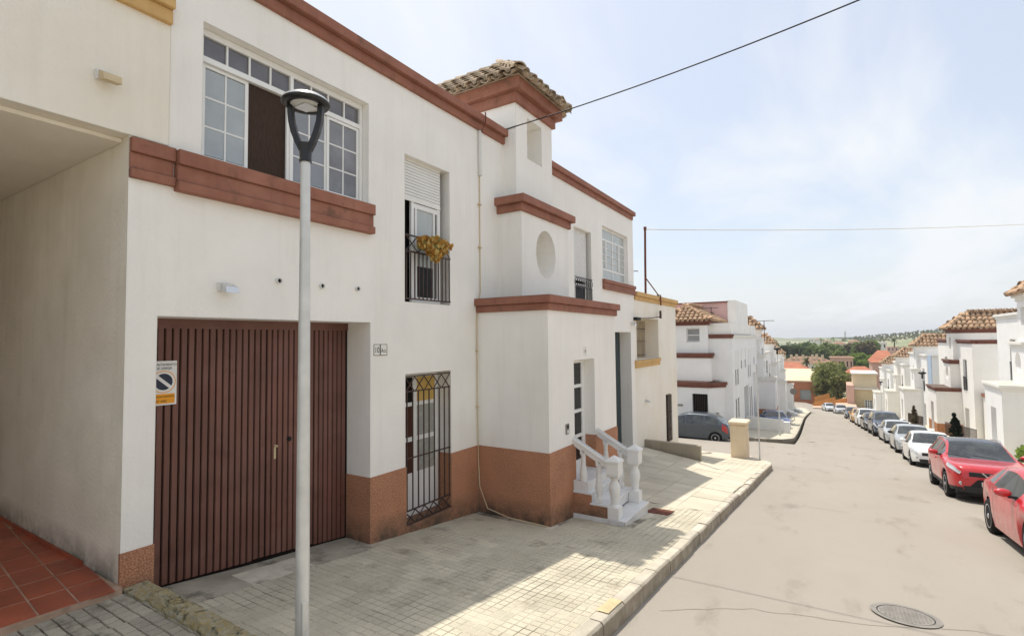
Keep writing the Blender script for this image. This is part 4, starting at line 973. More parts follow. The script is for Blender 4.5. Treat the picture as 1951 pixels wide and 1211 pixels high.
def street_lamp():
    bx, by = -3.77, 2.72; z0 = zg(by)
    t = thing('street_lamp', 'tall galvanised street lamp with black twin-arm head in front of the garage', 'street lamp', (bx, by, z0))
    m = MB(); m.lathe((bx, by, z0), [(.056, 0), (.0545, .9), (.050, 2.0), (.043, 3.3), (.039, 3.94 - z0)], 24); m.build('pole', M['galvanised'], t)
    m = MB(); m.box(bx + .02, bx + .0575, by - .04, by + .025, z0 + .12, z0 + .42); m.build('access_door', M['galvanised'], t, bevel=.01)
    m = MB(); m.lathe((bx, by, 3.93), [(.052, 0), (.052, .02), (.048, .03), (.052, .12), (.058, .16)], 20); m.build('collar', M['lamp_black'], t)
    h = Vector((.847, .531, 0))     # arms lie across the view
    for s in (-1, 1):
        m = MB(); pts = []
        for (o, z, wd) in ((.022, 4.02, .034), (.06, 4.10, .035), (.095, 4.19, .034), (.118, 4.28, .032), (.128, 4.36, .030), (.130, 4.43, .030)): pts.append((o, z, wd))
        vs = []; dpt = Vector((-h.y, h.x, 0)) * .03
        for (o, z, wd) in pts:
            c = Vector((bx, by, z)) + h * s * o
            vs += [c - h * wd * .75 - dpt, c + h * wd * .75 - dpt, c + h * wd * .75 + dpt, c - h * wd * .75 + dpt]
        fs = [(4 * i + k, 4 * i + (k + 1) % 4, 4 * i + 4 + (k + 1) % 4, 4 * i + 4 + k) for i in range(len(pts) - 1) for k in range(4)] + [(3, 2, 1, 0), (20, 21, 22, 23)]
        m.add(vs, fs); m.build('arm', M['lamp_black'], t, bevel=.006)
    m = MB(); m.lathe((bx, by, 4.415), [(.125, .012), (.15, .0), (.185, .008), (.198, .022), (.198, .034), (.19, .04)], 44); m.build('head', M['lamp_black'], t)
    m = MB(); m.lathe((bx, by, 4.4555), [(.190, 0), (.18, .018), (.145, .040), (.09, .054), (.03, .058)], 44); m.build('cap', M['lamp_cap'], t)
    m = MB(); m.lathe((bx, by, 4.412), [(.02, .0), (.10, .002), (.124, .012)], 32); m.build('lens', M['lamp_glass'], t)
    m = MB(); m.box(bx - .075, bx + .075, by - .06, by + .06, 4.405, 4.4115); m.build('led_plate', M['alloy'], t)
street_lamp()
def cable(name, a, b, sag, r, label, n=24):
    a, b = Vector(a), Vector(b); m = MB(); pts = []
    for i in range(n + 1):
        t = i / n; p = a.lerp(b, t); p.z -= sag * 4 * t * (1 - t); pts.append(p)
    m.tube(pts, r, 6); return m.build(name, M['black'] if 'dark' in label else M['pipe_cream'], label=label, cat='cable')
cable('overhead_cable', (-5.42, 8.47, 6.60), (7.7, 8.75, 8.75), .42, .011, 'dark overhead cable running from the brown cornice up over the street')
cable('overhead_cable', (-5.55, 17.8, 6.27), (8.0, 34.1, 7.75), .12, .010, 'thin cable strung from the rusty mast across the street')
def roof_mast():
    t = thing('roof_mast', 'rusty cable mast with strut on the parapet of the corner house', 'mast', (-5.58, 17.8, 3.95))
    m = MB(); m.tube([(-5.58, 17.8, 3.94), (-5.57, 17.8, 5.0), (-5.55, 17.8, 6.3)], .04, 8); m.build('post', M['rust_iron'], t)
    m = MB(); m.tube([(-5.57, 17.8, 4.55), (-5.44, 18.95, 3.98)], .022, 6); m.tube([(-5.50, 18.9, 4.0), (-5.38, 18.95, 4.0), (-5.38, 18.95, 3.62)], .03, 6); m.build('strut', M['rust_iron'], t)
    m = MB(); m.tube([(-5.55, 17.8, 6.25), (-5.55, 17.8, 6.36)], .055, 8); m.build('head', M['rust_iron'], t)
    t = thing('lamp_bracket', 'dark wall bracket with a thin arm under the yellow cornice', 'bracket', (-5.4, 17.5, 3.1))
    m = MB(); m.box(-5.5, -5.36, 16.2, 16.55, 3.0, 3.1); m.build('box', M['black'], t)
    m = MB(); m.tube([(-5.42, 16.5, 3.07), (-5.40, 17.6, 3.11), (-5.38, 18.85, 3.20)], .018, 6); m.box(-5.40, -5.34, 18.8, 18.9, 3.14, 3.42); m.build('arm', M['iron'], t)
    t = thing('roof_aerial', 'small television aerial behind the yellow parapet', 'aerial', (-7.5, 22.6, 3.9))
    m = MB(); m.tube([(-7.4, 21.0, 3.9), (-7.4, 21.0, 5.3)], .02, 6); m.build('pole', M['iron'], t)
    m = MB(); m.tube([(-7.7, 21.0, 5.25), (-6.9, 21.0, 5.25)], .015, 5)
    for x in (-7.65, -7.4, -7.15, -6.95): m.tube([(x, 20.8, 5.25), (x, 21.2, 5.25)], .012, 4)
    m.build('elements', M['iron'], t)
roof_mast()
def manhole():
    z = zr(7.5) - .004; t = thing('manhole_cover', 'round cast iron manhole cover in the road', 'manhole cover', (.6, 7.52, z))
    rot = -math.atan(.11)
    m = MB(); cx, cy = .6, 7.52
    def Zc(y): return zr(y) + .004
    def disc(r0, r1, d, nm, mat, n=40):
        q = MB(); vs = []
        for k in range(n):
            a = 2 * math.pi * k / n
            for r in (r0, r1): vs.append((cx + r * math.cos(a), cy + r * math.sin(a), Zc(cy + r * math.sin(a)) + d))
        q.add(vs, [(2 * k, 2 * k + 1, (2 * k + 3) % (2 * n), (2 * k + 2) % (2 * n)) for k in range(n)]); return q.build(nm, mat, t)
    disc(.275, .335, .004, 'frame', M['cast_iron']); disc(0, .262, .002, 'cover', M['cast_iron'])
    q = MB()
    for i in range(-6, 7):
        for j in range(-6, 7):
            x, y = cx + i * .038, cy + j * .038
            if math.hypot(i, j) > 6.2: continue
            h = .013; q.add([(x + a * h, y + b * h, Zc(y) + .003) for a, b in ((-1, -1), (1, -1), (1, 1), (-1, 1))] + [(x + a * h * .7, y + b * h * .7, Zc(y) + .009) for a, b in ((-1, -1), (1, -1), (1, 1), (-1, 1))], [(4, 5, 6, 7), (0, 1, 5, 4), (1, 2, 6, 5), (2, 3, 7, 6), (3, 0, 4, 7)])
    tag(q.build('studs', M['cast_iron'], t), kind='stuff')
    disc(.262, .275, .0015, 'seam', M['black'])
    # drain grate beside the steps
    t = thing('drain_grate', 'rusty rectangular drain grate in the pavement beside the front steps', 'grate', (-2.95, 10.0, zg(10)))
    f = MB(); x0, x1, y0, y1 = -3.15, -2.72, 9.78, 10.2
    f.add([(x0, y0, zg(y0) + .002), (x1, y0, zg(y0) + .002), (x1, y1, zg(y1) + .002), (x0, y1, zg(y1) + .002)], [(0, 1, 2, 3)]); f.build('pit', M['black'], t)
    q = MB()
    for i in range(15): a = x0 + (x1 - x0) * i / 15; q.hexa([(a, y0, zg(y0)), (a + .016, y0, zg(y0)), (a + .016, y1, zg(y1)), (a, y1, zg(y1))], [(a, y0, zg(y0) + .009), (a + .016, y0, zg(y0) + .009), (a + .016, y1, zg(y1) + .009), (a, y1, zg(y1) + .009)])
    for j in range(5): b = y0 + (y1 - y0) * j / 4; q.hexa([(x0, b - .01, zg(b)), (x1, b - .01, zg(b)), (x1, b + .01, zg(b)), (x0, b + .01, zg(b))], [(x0, b - .01, zg(b) + .010), (x1, b - .01, zg(b) + .010), (x1, b + .01, zg(b) + .010), (x0, b + .01, zg(b) + .010)])
    q.build('bars', M['rust_iron'], t)
manhole()

# ------------------------------------------------------------------ terraced houses of the same pattern
# local frame: +x out to the street, +y along it, z up from the pavement at the porch; porch from y 0 to 3.12
def place(o, loc, rotz): o.location = loc; o.rotation_euler = (0, 0, rotz); ORG[o.name] = Vector((0, 0, 0))
def row_house(label, loc, rotz, st, trim, aL=-6.4, aR=9.6, group=None, plinth=None, extra=None, eye=None, drop=0, roof='roof_tile_far', tower_back=-5.0, blank_mid=False, balustrade=False, ops_extra=True, tw=None, rise=1.0):
    H = thing('terraced_house', label, 'house', (0, 0, 0), group); place(H, loc, rotz)
    S, T = M[st], M[trim]; zt = 7.0; zb = -3.2
    ops = []
    if ops_extra:
        ops = [(-5.4, -2.7, .0, 2.5, .4), (-1.9, -.8, .3, 2.5, .25), (-5.2, -2.9, 4.9, 6.3, .14), (-1.9, -.85, 3.7, 5.9, .15), (5.8, 8.5, .0, 2.5, .4), (3.9, 5.0, .3, 2.5, .25), (5.9, 8.2, 4.9, 6.3, .14), (3.9, 4.95, 3.7, 5.9, .15)]
    ops = [o for o in ops if aL < o[0] and o[1] < aR - .1 and not (blank_mid and o[2] == 4.9)]
    m = MB(); wall(m, 0, aL, aR, zb, zt, ops, 0, None); shell(m, -8, 0, aL, aR, zb, zt, 0, 'xb'); m.build('wall', S, H)
    for k, o in enumerate(ops):
        garage = o[1] - o[0] > 2 and o[2] < 1
        if garage:
            g = MB(); x = -o[4] + .02; g.box(x - .03, x, o[0], o[1], o[2], o[3]); gd = g.build('garage_door', M['wood_door'] if trim.startswith('brown') else M['grey_door'], H)
        else: window(H, -o[4] + .06, o[0] + .005, o[1] - .005, o[2] + .005, o[3] - .005, (1, 1), (1, 2, 1) if o[1] - o[0] > 2 else (2, 3), 'glass_dark', .06, .04, name='window')
    if ops_extra:
        for (a, b) in [v for v in ((-1.9, -.85), (3.9, 4.95)) if aL < v[0] and v[1] < aR]:
            rg = rails(H, 'balcony_railing', M['iron_black'], [(.02, .045, a, b, 4.66, 4.7), (.02, .045, a, b, 3.74, 3.77)])
            rail_bars(rg, 'bar', M['iron_black'], .032, [a + .03 + (b - a - .06) * i / 8 for i in range(9)], 3.77, 4.66, .008)
    cornice(H, T, -.2, 0, aL, aR, zt, zt + .28, .05, .12, .5, 'xlr')
    cornice(H, T, -7.9, -.22, aL, aL + .15, zt, zt + .28, .05, .12, .5, 'l'); cornice(H, T, -7.9, -.22, aR - .15, aR, zt, zt + .28, .05, .12, .5, 'r')
    for (a, b) in [v for v in ((-5.3, -2.8), (5.8, 8.3)) if aL < v[0] and v[1] < aR]: q = MB(); q.box(-.1, .08, a, b, 4.55, 4.85); q.build('moulded_band', T, H)
    # porch
    m = MB(); shell(m, -.3, 1.45, 0, 3.12, zb, 3.5, 0, 'xb'); wall(m, 1.45, 0, 3.12, zb, 3.5, [(1.05, 2.0, .45, 2.6, .24)], 0, None); m.build('porch_wall', S, H)
    d = MB(); d.box(1.19, 1.22, 1.05, 2.0, .45, 2.6); dd = d.build('front_door', M['window_frame'] if not trim.startswith('brown') else M['wood_door'], H)
    for z0, z1 in ((.75, 1.2), (1.3, 1.75), (1.85, 2.3)): q = MB(); q.box(1.22, 1.226, 1.2, 1.85, z0, z1); q.build('pane', M['glass_dark'], dd)
    s = MB()
    for i in range(3): s.box(1.46, 1.46 + .35 * (3 - i), .9, 2.15, -.3, .15 * (i + 1) - .0)
    s.build('front_steps', M['marble'], H)
    if plinth:
        m = MB()
        for (x0_, x1_, y0_, y1_) in ((0, 1.465, -.018, 0.0), (0, 1.465, 3.12, 3.138), (1.45, 1.466, 0, 1.04), (1.45, 1.466, 2.01, 3.12), (-.0, .016, aL, -5.42), (0, .016, -2.68, -1.92), (0, .016, -.78, -.02)): m.box(x0_, x1_, y0_, y1_, zb, 1.15)
        m.build('plinth', M[plinth], H)
    cornice(H, T, -.2, 1.45, 0, 3.12, 3.5, 3.78, .05, .11, .5, 'xlr', 'porch_cornice')
    # middle block
    m = MB(); shell(m, -.3, .53, .74, 2.78, 3.6, 5.55, 0, 'xb'); oval_wall(m, .53, .74, 2.78, 3.6, 5.55, 1.76, 4.8, .42, .49, .3, 0, 0, 24); m.build('oval_block', S, H)
    cornice(H, T, -.2, .53, .74, 2.78, 5.5, 5.8, .05, .12, .5, 'xlr', 'block_cornice')
    # tower
    ty0, ty1 = tw or (.93, 2.58)
    m = MB(); shell(m, tower_back, .28, ty0, ty1, 5.6, 7.75, 0, 'xb'); wall(m, .28, ty0, ty1, 5.6, 7.75, [(1.45, 2.05, 6.6, 7.45, .3)], 0, 0); m.build('tower_wall', S, H)
    for x in (-1.0,): q = MB(); q.box(x - .35, x + .35, ty0 - .02, ty0 + .05, 6.7, 7.35); q.build('side_window', M['glass'], H)
    cornice(H, T, tower_back - .1, .28, ty0, ty1, 7.75, 8.1, .06, .17, .5, 'xlrX', 'tower_cornice')
    hip_roof(H, .5, tower_back - .15, ty0 - .24, ty1 + .24, 8.1, rise, M[roof], sp=.31, ex=.42, seg=4)
    if balustrade:
        for k in range(6):
            q = MB(); q.box(-.35, -.28, aL + .6 + k * .9, aL + .75 + k * .9, 7.28, 8.1); q.build('loggia_pier', S, H)
        q = MB(); q.box(-.4, -.2, aL, aL + 5.6, 8.1, 8.35); q.box(-1.6, -1.5, aL, aL + 5.6, 7.0, 8.1); q.build('loggia_beam', S, H)
    return H
PI = math.pi
def right_loc(y): return (8.0 + shh(y), y, zr(y) + .13)
# right-hand side: local +y runs towards the camera, so the porch starts at its far edge
def right_house(label, y, **k):
    tang = math.atan2(shh(y + 6) - shh(y - 6), 12)
    return row_house(label, right_loc(y + 3.12), PI + (-tang), aL=-4.3, aR=6.5, group='terraced houses on the right side of the street', **k)
right_house('white terraced house with white cornices nearest on the right, beside the red cars', 32.45, st='stucco_cool', trim='white_trim')
right_house('cream terraced house with brown cornices and brown brick plinth on the right', 48.7, st='stucco', trim='brown_trim_dark', plinth='brick_brown', tw=(.6, 2.6), rise=1.1)
right_house('white terraced house with a small roof loggia and blue awning, past the brown trimmed one', 64.9, st='stucco_cool', trim='white_trim', balustrade=True)
right_house('pinkish white terraced house far down on the right, fourth in the row', 80.5, st='stucco', trim='white_trim')
right_house('white terraced house farthest down on the right, before the beige garage building', 95.5, st='stucco_cool', trim='white_trim')
right_house('white terraced house on the right across from the garage, at the frame edge', 16.3, st='stucco_cool', trim='white_trim')
right_house('white terraced house across the street from the camera', .1, st='stucco', trim='brown_trim')
def link_wall():
    t = thing('link_house', 'low white link between two right-hand houses with a brown wooden door', 'house', (8.4, 42.6, zr(42.6)))
    m = MB(); wall(m, -8.2, -45.15, -39.9, -8, -1.6, [(-43.9, -42.8, -4.4, -2.2, .15)], 0, None); m.v = [(-v[0], -v[1], v[2]) for v in m.v]
    m.quad((8.2, 39.9, -1.6), (16, 39.9, -1.6), (16, 45.15, -1.6), (8.2, 45.15, -1.6)); m.build('wall', M['stucco'], t)
    m = MB(); m.box(8.33, 8.36, 42.8, 43.9, -4.5, -2.2); m.build('door', M['wood_door'], t)
    m = MB(); m.box(8.1, 8.4, 39.9, 45.15, -1.6, -1.4); m.build('coping', M['brown_trim'], t)
link_wall()
# left-hand side beyond the side street
def left_house(label, y, **k):
    tang = math.atan2(shh(y + 6) - shh(y - 6), 12)
    return row_house(label, (-5.5 + shh(y), y, zr(y) + .15), tang * -1, aL=-6.0, aR=9.4, group='terraced houses on the left beyond the side street', **k)
left_house('white terraced house with tiled tower beyond the corner house with the dark gate', 49.3, st='stucco_cool', trim='white_trim', plinth='brick_brown')
left_house('second white terraced house on the left beyond the side street', 65.5, st='stucco_cool', trim='white_trim')
left_house('farthest white terraced house on the left, before the orange brick building', 81, st='stucco_cool', trim='white_trim')

def gate_house():
    G_ = thing('gate_house', 'white corner house across the side street with brown cornices, dark gate and tiled tower', 'house', (-7, 35, -3.7))
    S, T = M['stucco_cool'], M['brown_trim_dark']; zb = -5
    side = [(36.0, 36.55, -2.95, -1.55, .12), (36.9, 37.45, -2.95, -1.55, .12), (36.05, 36.6, -.75, 1.55, .12), (36.95, 37.5, -.75, 1.55, .12), (39.7, 41.9, -4.4, -1.1, .4), (42.4, 42.95, -4.2, -1.3, .12), (43.3, 43.85, -4.2, -1.3, .12), (44.6, 46.2, -4.6, -.4, .4), (38.6, 39.1, .2, 1.6, .12), (40.4, 40.9, .2, 1.6, .12), (41.9, 42.4, -.6, 1.5, .12), (42.9, 43.4, -.6, 1.5, .12), (45.2, 45.7, .2, 1.6, .12)]
    m = MB(); wall(m, -5.5, 35.0, 47.2, zb, 2.38, side, 0, None); wall(m, 35.0, -16, -5.5, zb, 2.38, (), 0, None, 'y', -1); m.quad((-16, 35, 2.38), (-5.5, 35, 2.38), (-5.5, 47.2, 2.38), (-16, 47.2, 2.38)); m.quad((-16, 47.2, zb), (-5.5, 47.2, zb), (-5.5, 47.2, 2.38), (-16, 47.2, 2.38)); m.build('wall', S, G_)
    for o in side:
        if o[1] - o[0] > 1: g = MB(); g.box(-5.5 - o[4], -5.5 - o[4] + .03, o[0], o[1], o[2], o[3]); g.build('garage_door', M['grey_door'], G_)
        else:
            up = o[3] > 1
            w_ = window(G_, -5.5 - .012, o[0] + .005, o[1] - .005, o[2] + .005, (o[3] if not up else o[2] + (o[3] - o[2]) * .48), (1,), (1,), 'glass_dark', .05, .03)
            if up: q = MB(); q.box(-5.5 - .06, -5.5 - .015, o[0], o[1], o[2] + (o[3] - o[2]) * .48, o[3]); q.build('roller_shutter', M['shutter_white'], G_)
    cb = MB(); cb.box(-6.9, -5.43, 34.93, 35.2, 2.38, 2.5); cb.box(-6.9, -5.38, 34.88, 35.2, 2.5, 2.64); cb.build('cornice', T, G_)
    cb = MB(); cb.box(-5.52, -5.43, 35.21, 47.2, 2.38, 2.5); cb.box(-5.52, -5.38, 35.21, 47.25, 2.5, 2.6); cb.build('cornice', M['white_trim'], G_)
    m = MB(); m.box(-10, -5.56, 35.06, 47.1, 2.641, 3.36); m.build('parapet', M['stucco'], G_)
    m = MB(); m.box(-5.9, -5.52, 44.0, 47.15, 2.61, 3.3); m.build('chimney_box', M['stucco'], G_)
    # porch with the dark gate
    m = MB(); m.quad((-16, 35, -.7), (-16, 33.9, -.7), (-6.75, 33.9, -.7), (-6.0, 35, -.7)); wall(m, 33.9, -16, -6.75, zb, -.7, [(-7.76, -6.70 - .12, -3.62, -1.12, .3)], 0, None, 'y', -1)
    m.quad((-6.75, 33.9, zb), (-6.0, 35, zb), (-6.0, 35, -.7), (-6.75, 33.9, -.7)); m.build('porch_wall', S, G_)
    for z0, z1, o in ((-.73, -.58, .06), (-.58, -.40, .14)):
        q = MB(); pts = [(-16, 33.9 - o), (-6.75 + o * .5, 33.9 - o), (-5.95 + o, 35.0 - .0), (-16, 35.0)]
        q.hexa([(a, b, z0) for a, b in pts], [(a, b, z1) for a, b in pts]); q.build('porch_cornice', T, G_)
    q = MB(); q.add([(-16, 33.85, -.39), (-6.9, 33.85, -.39), (-6.2, 34.95, -.30), (-16, 34.95, -.30)], [(0, 1, 2, 3)]); q.build('porch_roof', M['roof_brown'], G_)
    g = MB(); g.box(-7.76, -6.82, 34.14, 34.17, -3.6, -1.12); gt = g.build('gate', M['room_dark'], G_)
    bars = MB(); bars.box(-.012, .012, -.012, .012, 0, 2.46); me = bpy.data.meshes.new('bar'); me.from_pydata(bars.v, [], bars.f); me.materials.append(M['iron'])
    for i in range(9): inst(me, 'bar', gt, Vector((-7.72 + i * .108, 34.1, -3.59)) - ORG[gt.name])
    # middle block and tower
    m = MB(); m.box(-11.5, -6.68, 34.45, 35.2, -.35, 1.15); m.build('middle_block', S, G_)
    cb = MB(); cb.box(-11.5, -6.62, 34.39, 35.2, 1.12, 1.27); cb.box(-11.5, -6.55, 34.32, 35.2, 1.27, 1.44); cb.build('block_cornice', T, G_)
    m = MB(); wall(m, 34.75, -10.2, -6.88, 1.3, 3.25, [(-8.22, -7.38, 2.15, 3.05, .2)], 0, None, 'y', -1); m.quad((-6.88, 34.75, 1.3), (-6.88, 40, 1.3), (-6.88, 40, 3.25), (-6.88, 34.75, 3.25)); m.build('tower_wall', S, G_)
    window(G_, 34.75 + .16, -8.21, -7.39, 2.16, 3.04, (1,), (1, 1), 'glass', .05, .05, axis='y', sgn=-1, name='window')
    cb = MB(); cb.box(-10.3, -6.80, 34.67, 40, 3.24, 3.36); cb.box(-10.3, -6.68, 34.55, 40.1, 3.36, 3.52); cb.build('tower_cornice', T, G_)
    R_ = thing('x', None, None)
    hr = hip_roof(R_, .0, -5.5, -1.85, 1.85, 0, 1.0, M['roof_tile_far'], sp=.30, ex=.42, seg=5)
    for o in [hr] + list(hr.children):
        for v in o.data.vertices:
            x, y, z = v.co; v.co = (-8.5 - y - G_.location.x, 34.48 - x - G_.location.y, z + 3.53 - G_.location.z)
    hr.parent = G_; bpy.data.objects.remove(R_)
    for (x, z) in ((-8.6, -1.95), (-6.35, -2.55)): q = MB(); q.box(x - .25, x + .25, 33.86 if x < -7 else 34.35, 33.91 if x < -7 else 34.4, z, z + .12) if x < -7 else q.box(x - .09, x + .09, 34.30, 34.42, z - .2, z + .25); q.build('plaque' if x < -7 else 'meter_box', M['cast_iron'], G_)
    # pink roof structure behind
    K = thing('pink_rooftop_house', 'pink rooftop house rising behind the tiled tower of the corner house', 'house', (-7, 41, 2.6))
    m = MB(); wall(m, 40.0, -14, -6.5, 2.66, 5.0, [(-8.0, -7.45, 3.55, 4.3, .15)], 0, None, 'y', -1); shell(m, -14, -6.5, 40.0, 46, 2.66, 5.0, 0, 'lxb'); m.build('pink_wall', M['pink_wall'], K)
    m = MB(); m.box(-6.495, -5.95, 39.9, 46.05, 2.66, 5.12); m.build('white_flank', M['stucco'], K)
    window(K, 40.1, -7.99, -7.46, 3.56, 4.29, (1, 1), (1,), 'glass_dark', .05, .05, axis='y', sgn=-1)
    m = MB(); m.box(-14, -6.45, 39.86, 40.1, 5.0, 5.08); m.build('coping', M['rust_iron'], K)
    # roof aerials
    for n, (x, y, zb_, zt_, wd, lab) in enumerate(((-7.35, 38.5, 3.3, 4.6, 1.0, 'television aerial in front of the pink rooftop house'), (-5.1, 49.5, 2.6, 3.9, 1.6, 'wide television aerial on the tiled tower behind the corner house'))):
        t = thing('roof_aerial', lab, 'aerial', (x, y, zb_))
        q = MB(); q.tube([(x, y, zb_ - .5), (x, y, zt_)], .03, 6); q.build('pole', M['iron'], t)
        q = MB(); q.tube([(x - wd * .6, y, zt_ - .05), (x + wd * .5, y, zt_ - .05)], .025, 5)
        for k in range(5): xx = x - wd * .55 + wd * .25 * k; q.tube([(xx, y - .25, zt_ - .05), (xx, y + .25, zt_ - .05)], .015, 4)
        q.build('elements', M['iron'], t)
gate_house()
# ------------------------------------------------------------------ cars
def pw(tab, x):
    """smooth (monotone cubic) table lookup"""
    n = len(tab)
    if x <= tab[0][0]: return tab[0][1]
    if x >= tab[-1][0]: return tab[-1][1]
    d = [(tab[i + 1][1] - tab[i][1]) / (tab[i + 1][0] - tab[i][0]) for i in range(n - 1)]
    mm = [d[0]] + [0 if d[i - 1] * d[i] <= 0 else 2 * d[i - 1] * d[i] / (d[i - 1] + d[i]) for i in range(1, n - 1)] + [d[-1]]
    for i in range(n - 1):
        if x <= tab[i + 1][0]:
            h = tab[i + 1][0] - tab[i][0]; t = (x - tab[i][0]) / h
            return ((1 + 2 * t) * (1 - t) ** 2 * tab[i][1] + t * (1 - t) ** 2 * h * mm[i] + t * t * (3 - 2 * t) * tab[i + 1][1] + t * t * (t - 1) * h * mm[i + 1])
# s = metres back from the nose; heights in metres
KIND = dict(
    suv=dict(L=4.38, W=1.81, wb=2.65, fo=.92, wr=.345, sill=.30, clad=True, rails=True,
             top=[(0, .80), (.05, .90), (.2, .965), (.6, 1.01), (1.25, 1.06), (2.1, 1.51), (2.6, 1.59), (3.3, 1.57), (3.85, 1.47), (4.25, 1.08), (4.34, .98), (4.38, .72)],
             belt=[(0, .77), (.2, .89), (1.15, 1.03), (2.4, 1.08), (3.5, 1.16), (4.2, 1.10), (4.38, .7)], ws=(1.23, 2.12), rg=(3.88, 4.24), side=(1.62, 3.78), pill=(2.46, 3.32)),
    hatch=dict(L=4.15, W=1.76, wb=2.55, fo=.85, wr=.315, sill=.22, clad=False, rails=False,
               top=[(0, .62), (.05, .73), (.2, .81), (.6, .90), (1.05, .97), (1.75, 1.38), (2.3, 1.46), (3.0, 1.43), (3.6, 1.34), (4.0, .98), (4.12, .88), (4.15, .62)],
               belt=[(0, .60), (.2, .75), (1.05, .90), (2.4, .95), (3.4, 1.02), (3.95, .97), (4.15, .6)], ws=(1.03, 1.78), rg=(3.62, 3.99), side=(1.42, 3.5), pill=(2.3, 3.05)),
    coupe=dict(L=4.2, W=1.79, wb=2.58, fo=.86, wr=.33, sill=.21, clad=False, rails=False,
               top=[(0, .62), (.05, .73), (.2, .81), (.6, .89), (1.1, .96), (1.85, 1.36), (2.35, 1.43), (3.0, 1.39), (3.6, 1.27), (4.05, .98), (4.17, .88), (4.2, .62)],
               belt=[(0, .60), (.2, .75), (1.1, .90), (2.4, .96), (3.2, 1.06), (3.9, .99), (4.2, .6)], ws=(1.08, 1.88), rg=(3.60, 4.04), side=(1.45, 3.15), pill=(2.85,)),
    sedan=dict(L=4.4, W=1.72, wb=2.6, fo=.85, wr=.31, sill=.21, clad=False, rails=False,
               top=[(0, .60), (.05, .70), (.2, .77), (.6, .86), (1.15, .93), (1.85, 1.34), (2.4, 1.42), (3.0, 1.39), (3.35, 1.30), (3.85, 1.0), (4.2, .97), (4.36, .88), (4.4, .6)],
               belt=[(0, .58), (.2, .71), (1.15, .87), (2.4, .91), (3.5, .95), (4.2, .92), (4.4, .58)], ws=(1.13, 1.88), rg=(3.36, 3.84), side=(1.5, 3.3), pill=(2.35, 3.02)),
    mpv=dict(L=4.28, W=1.75, wb=2.76, fo=.80, wr=.31, sill=.23, clad=False, rails=False,
             top=[(0, .60), (.05, .78), (.25, .92), (.75, 1.05), (1.6, 1.52), (2.2, 1.63), (3.0, 1.62), (3.5, 1.53), (4.0, 1.17), (4.2, 1.08), (4.28, .70)],
             belt=[(0, .58), (.25, .80), (.9, .98), (2.2, 1.03), (3.4, 1.11), (3.95, 1.10), (4.28, .66)], ws=(.74, 1.68), rg=(3.52, 3.98), side=(1.05, 3.72), pill=(1.9, 2.95)),
    van=dict(L=4.5, W=1.85, wb=2.75, fo=.85, wr=.33, sill=.28, clad=True, rails=False,
             top=[(0, .70), (.05, .90), (.25, 1.02), (.85, 1.15), (1.7, 1.68), (2.2, 1.76), (3.5, 1.76), (4.15, 1.70), (4.4, 1.2), (4.46, 1.0), (4.5, .7)],
             belt=[(0, .68), (.25, .92), (.9, 1.08), (2.4, 1.12), (4.2, 1.14), (4.5, .7)], ws=(.83, 1.76), rg=(4.17, 4.4), side=(1.2, 4.0), pill=(2.1, 3.1)))
RIM = {}
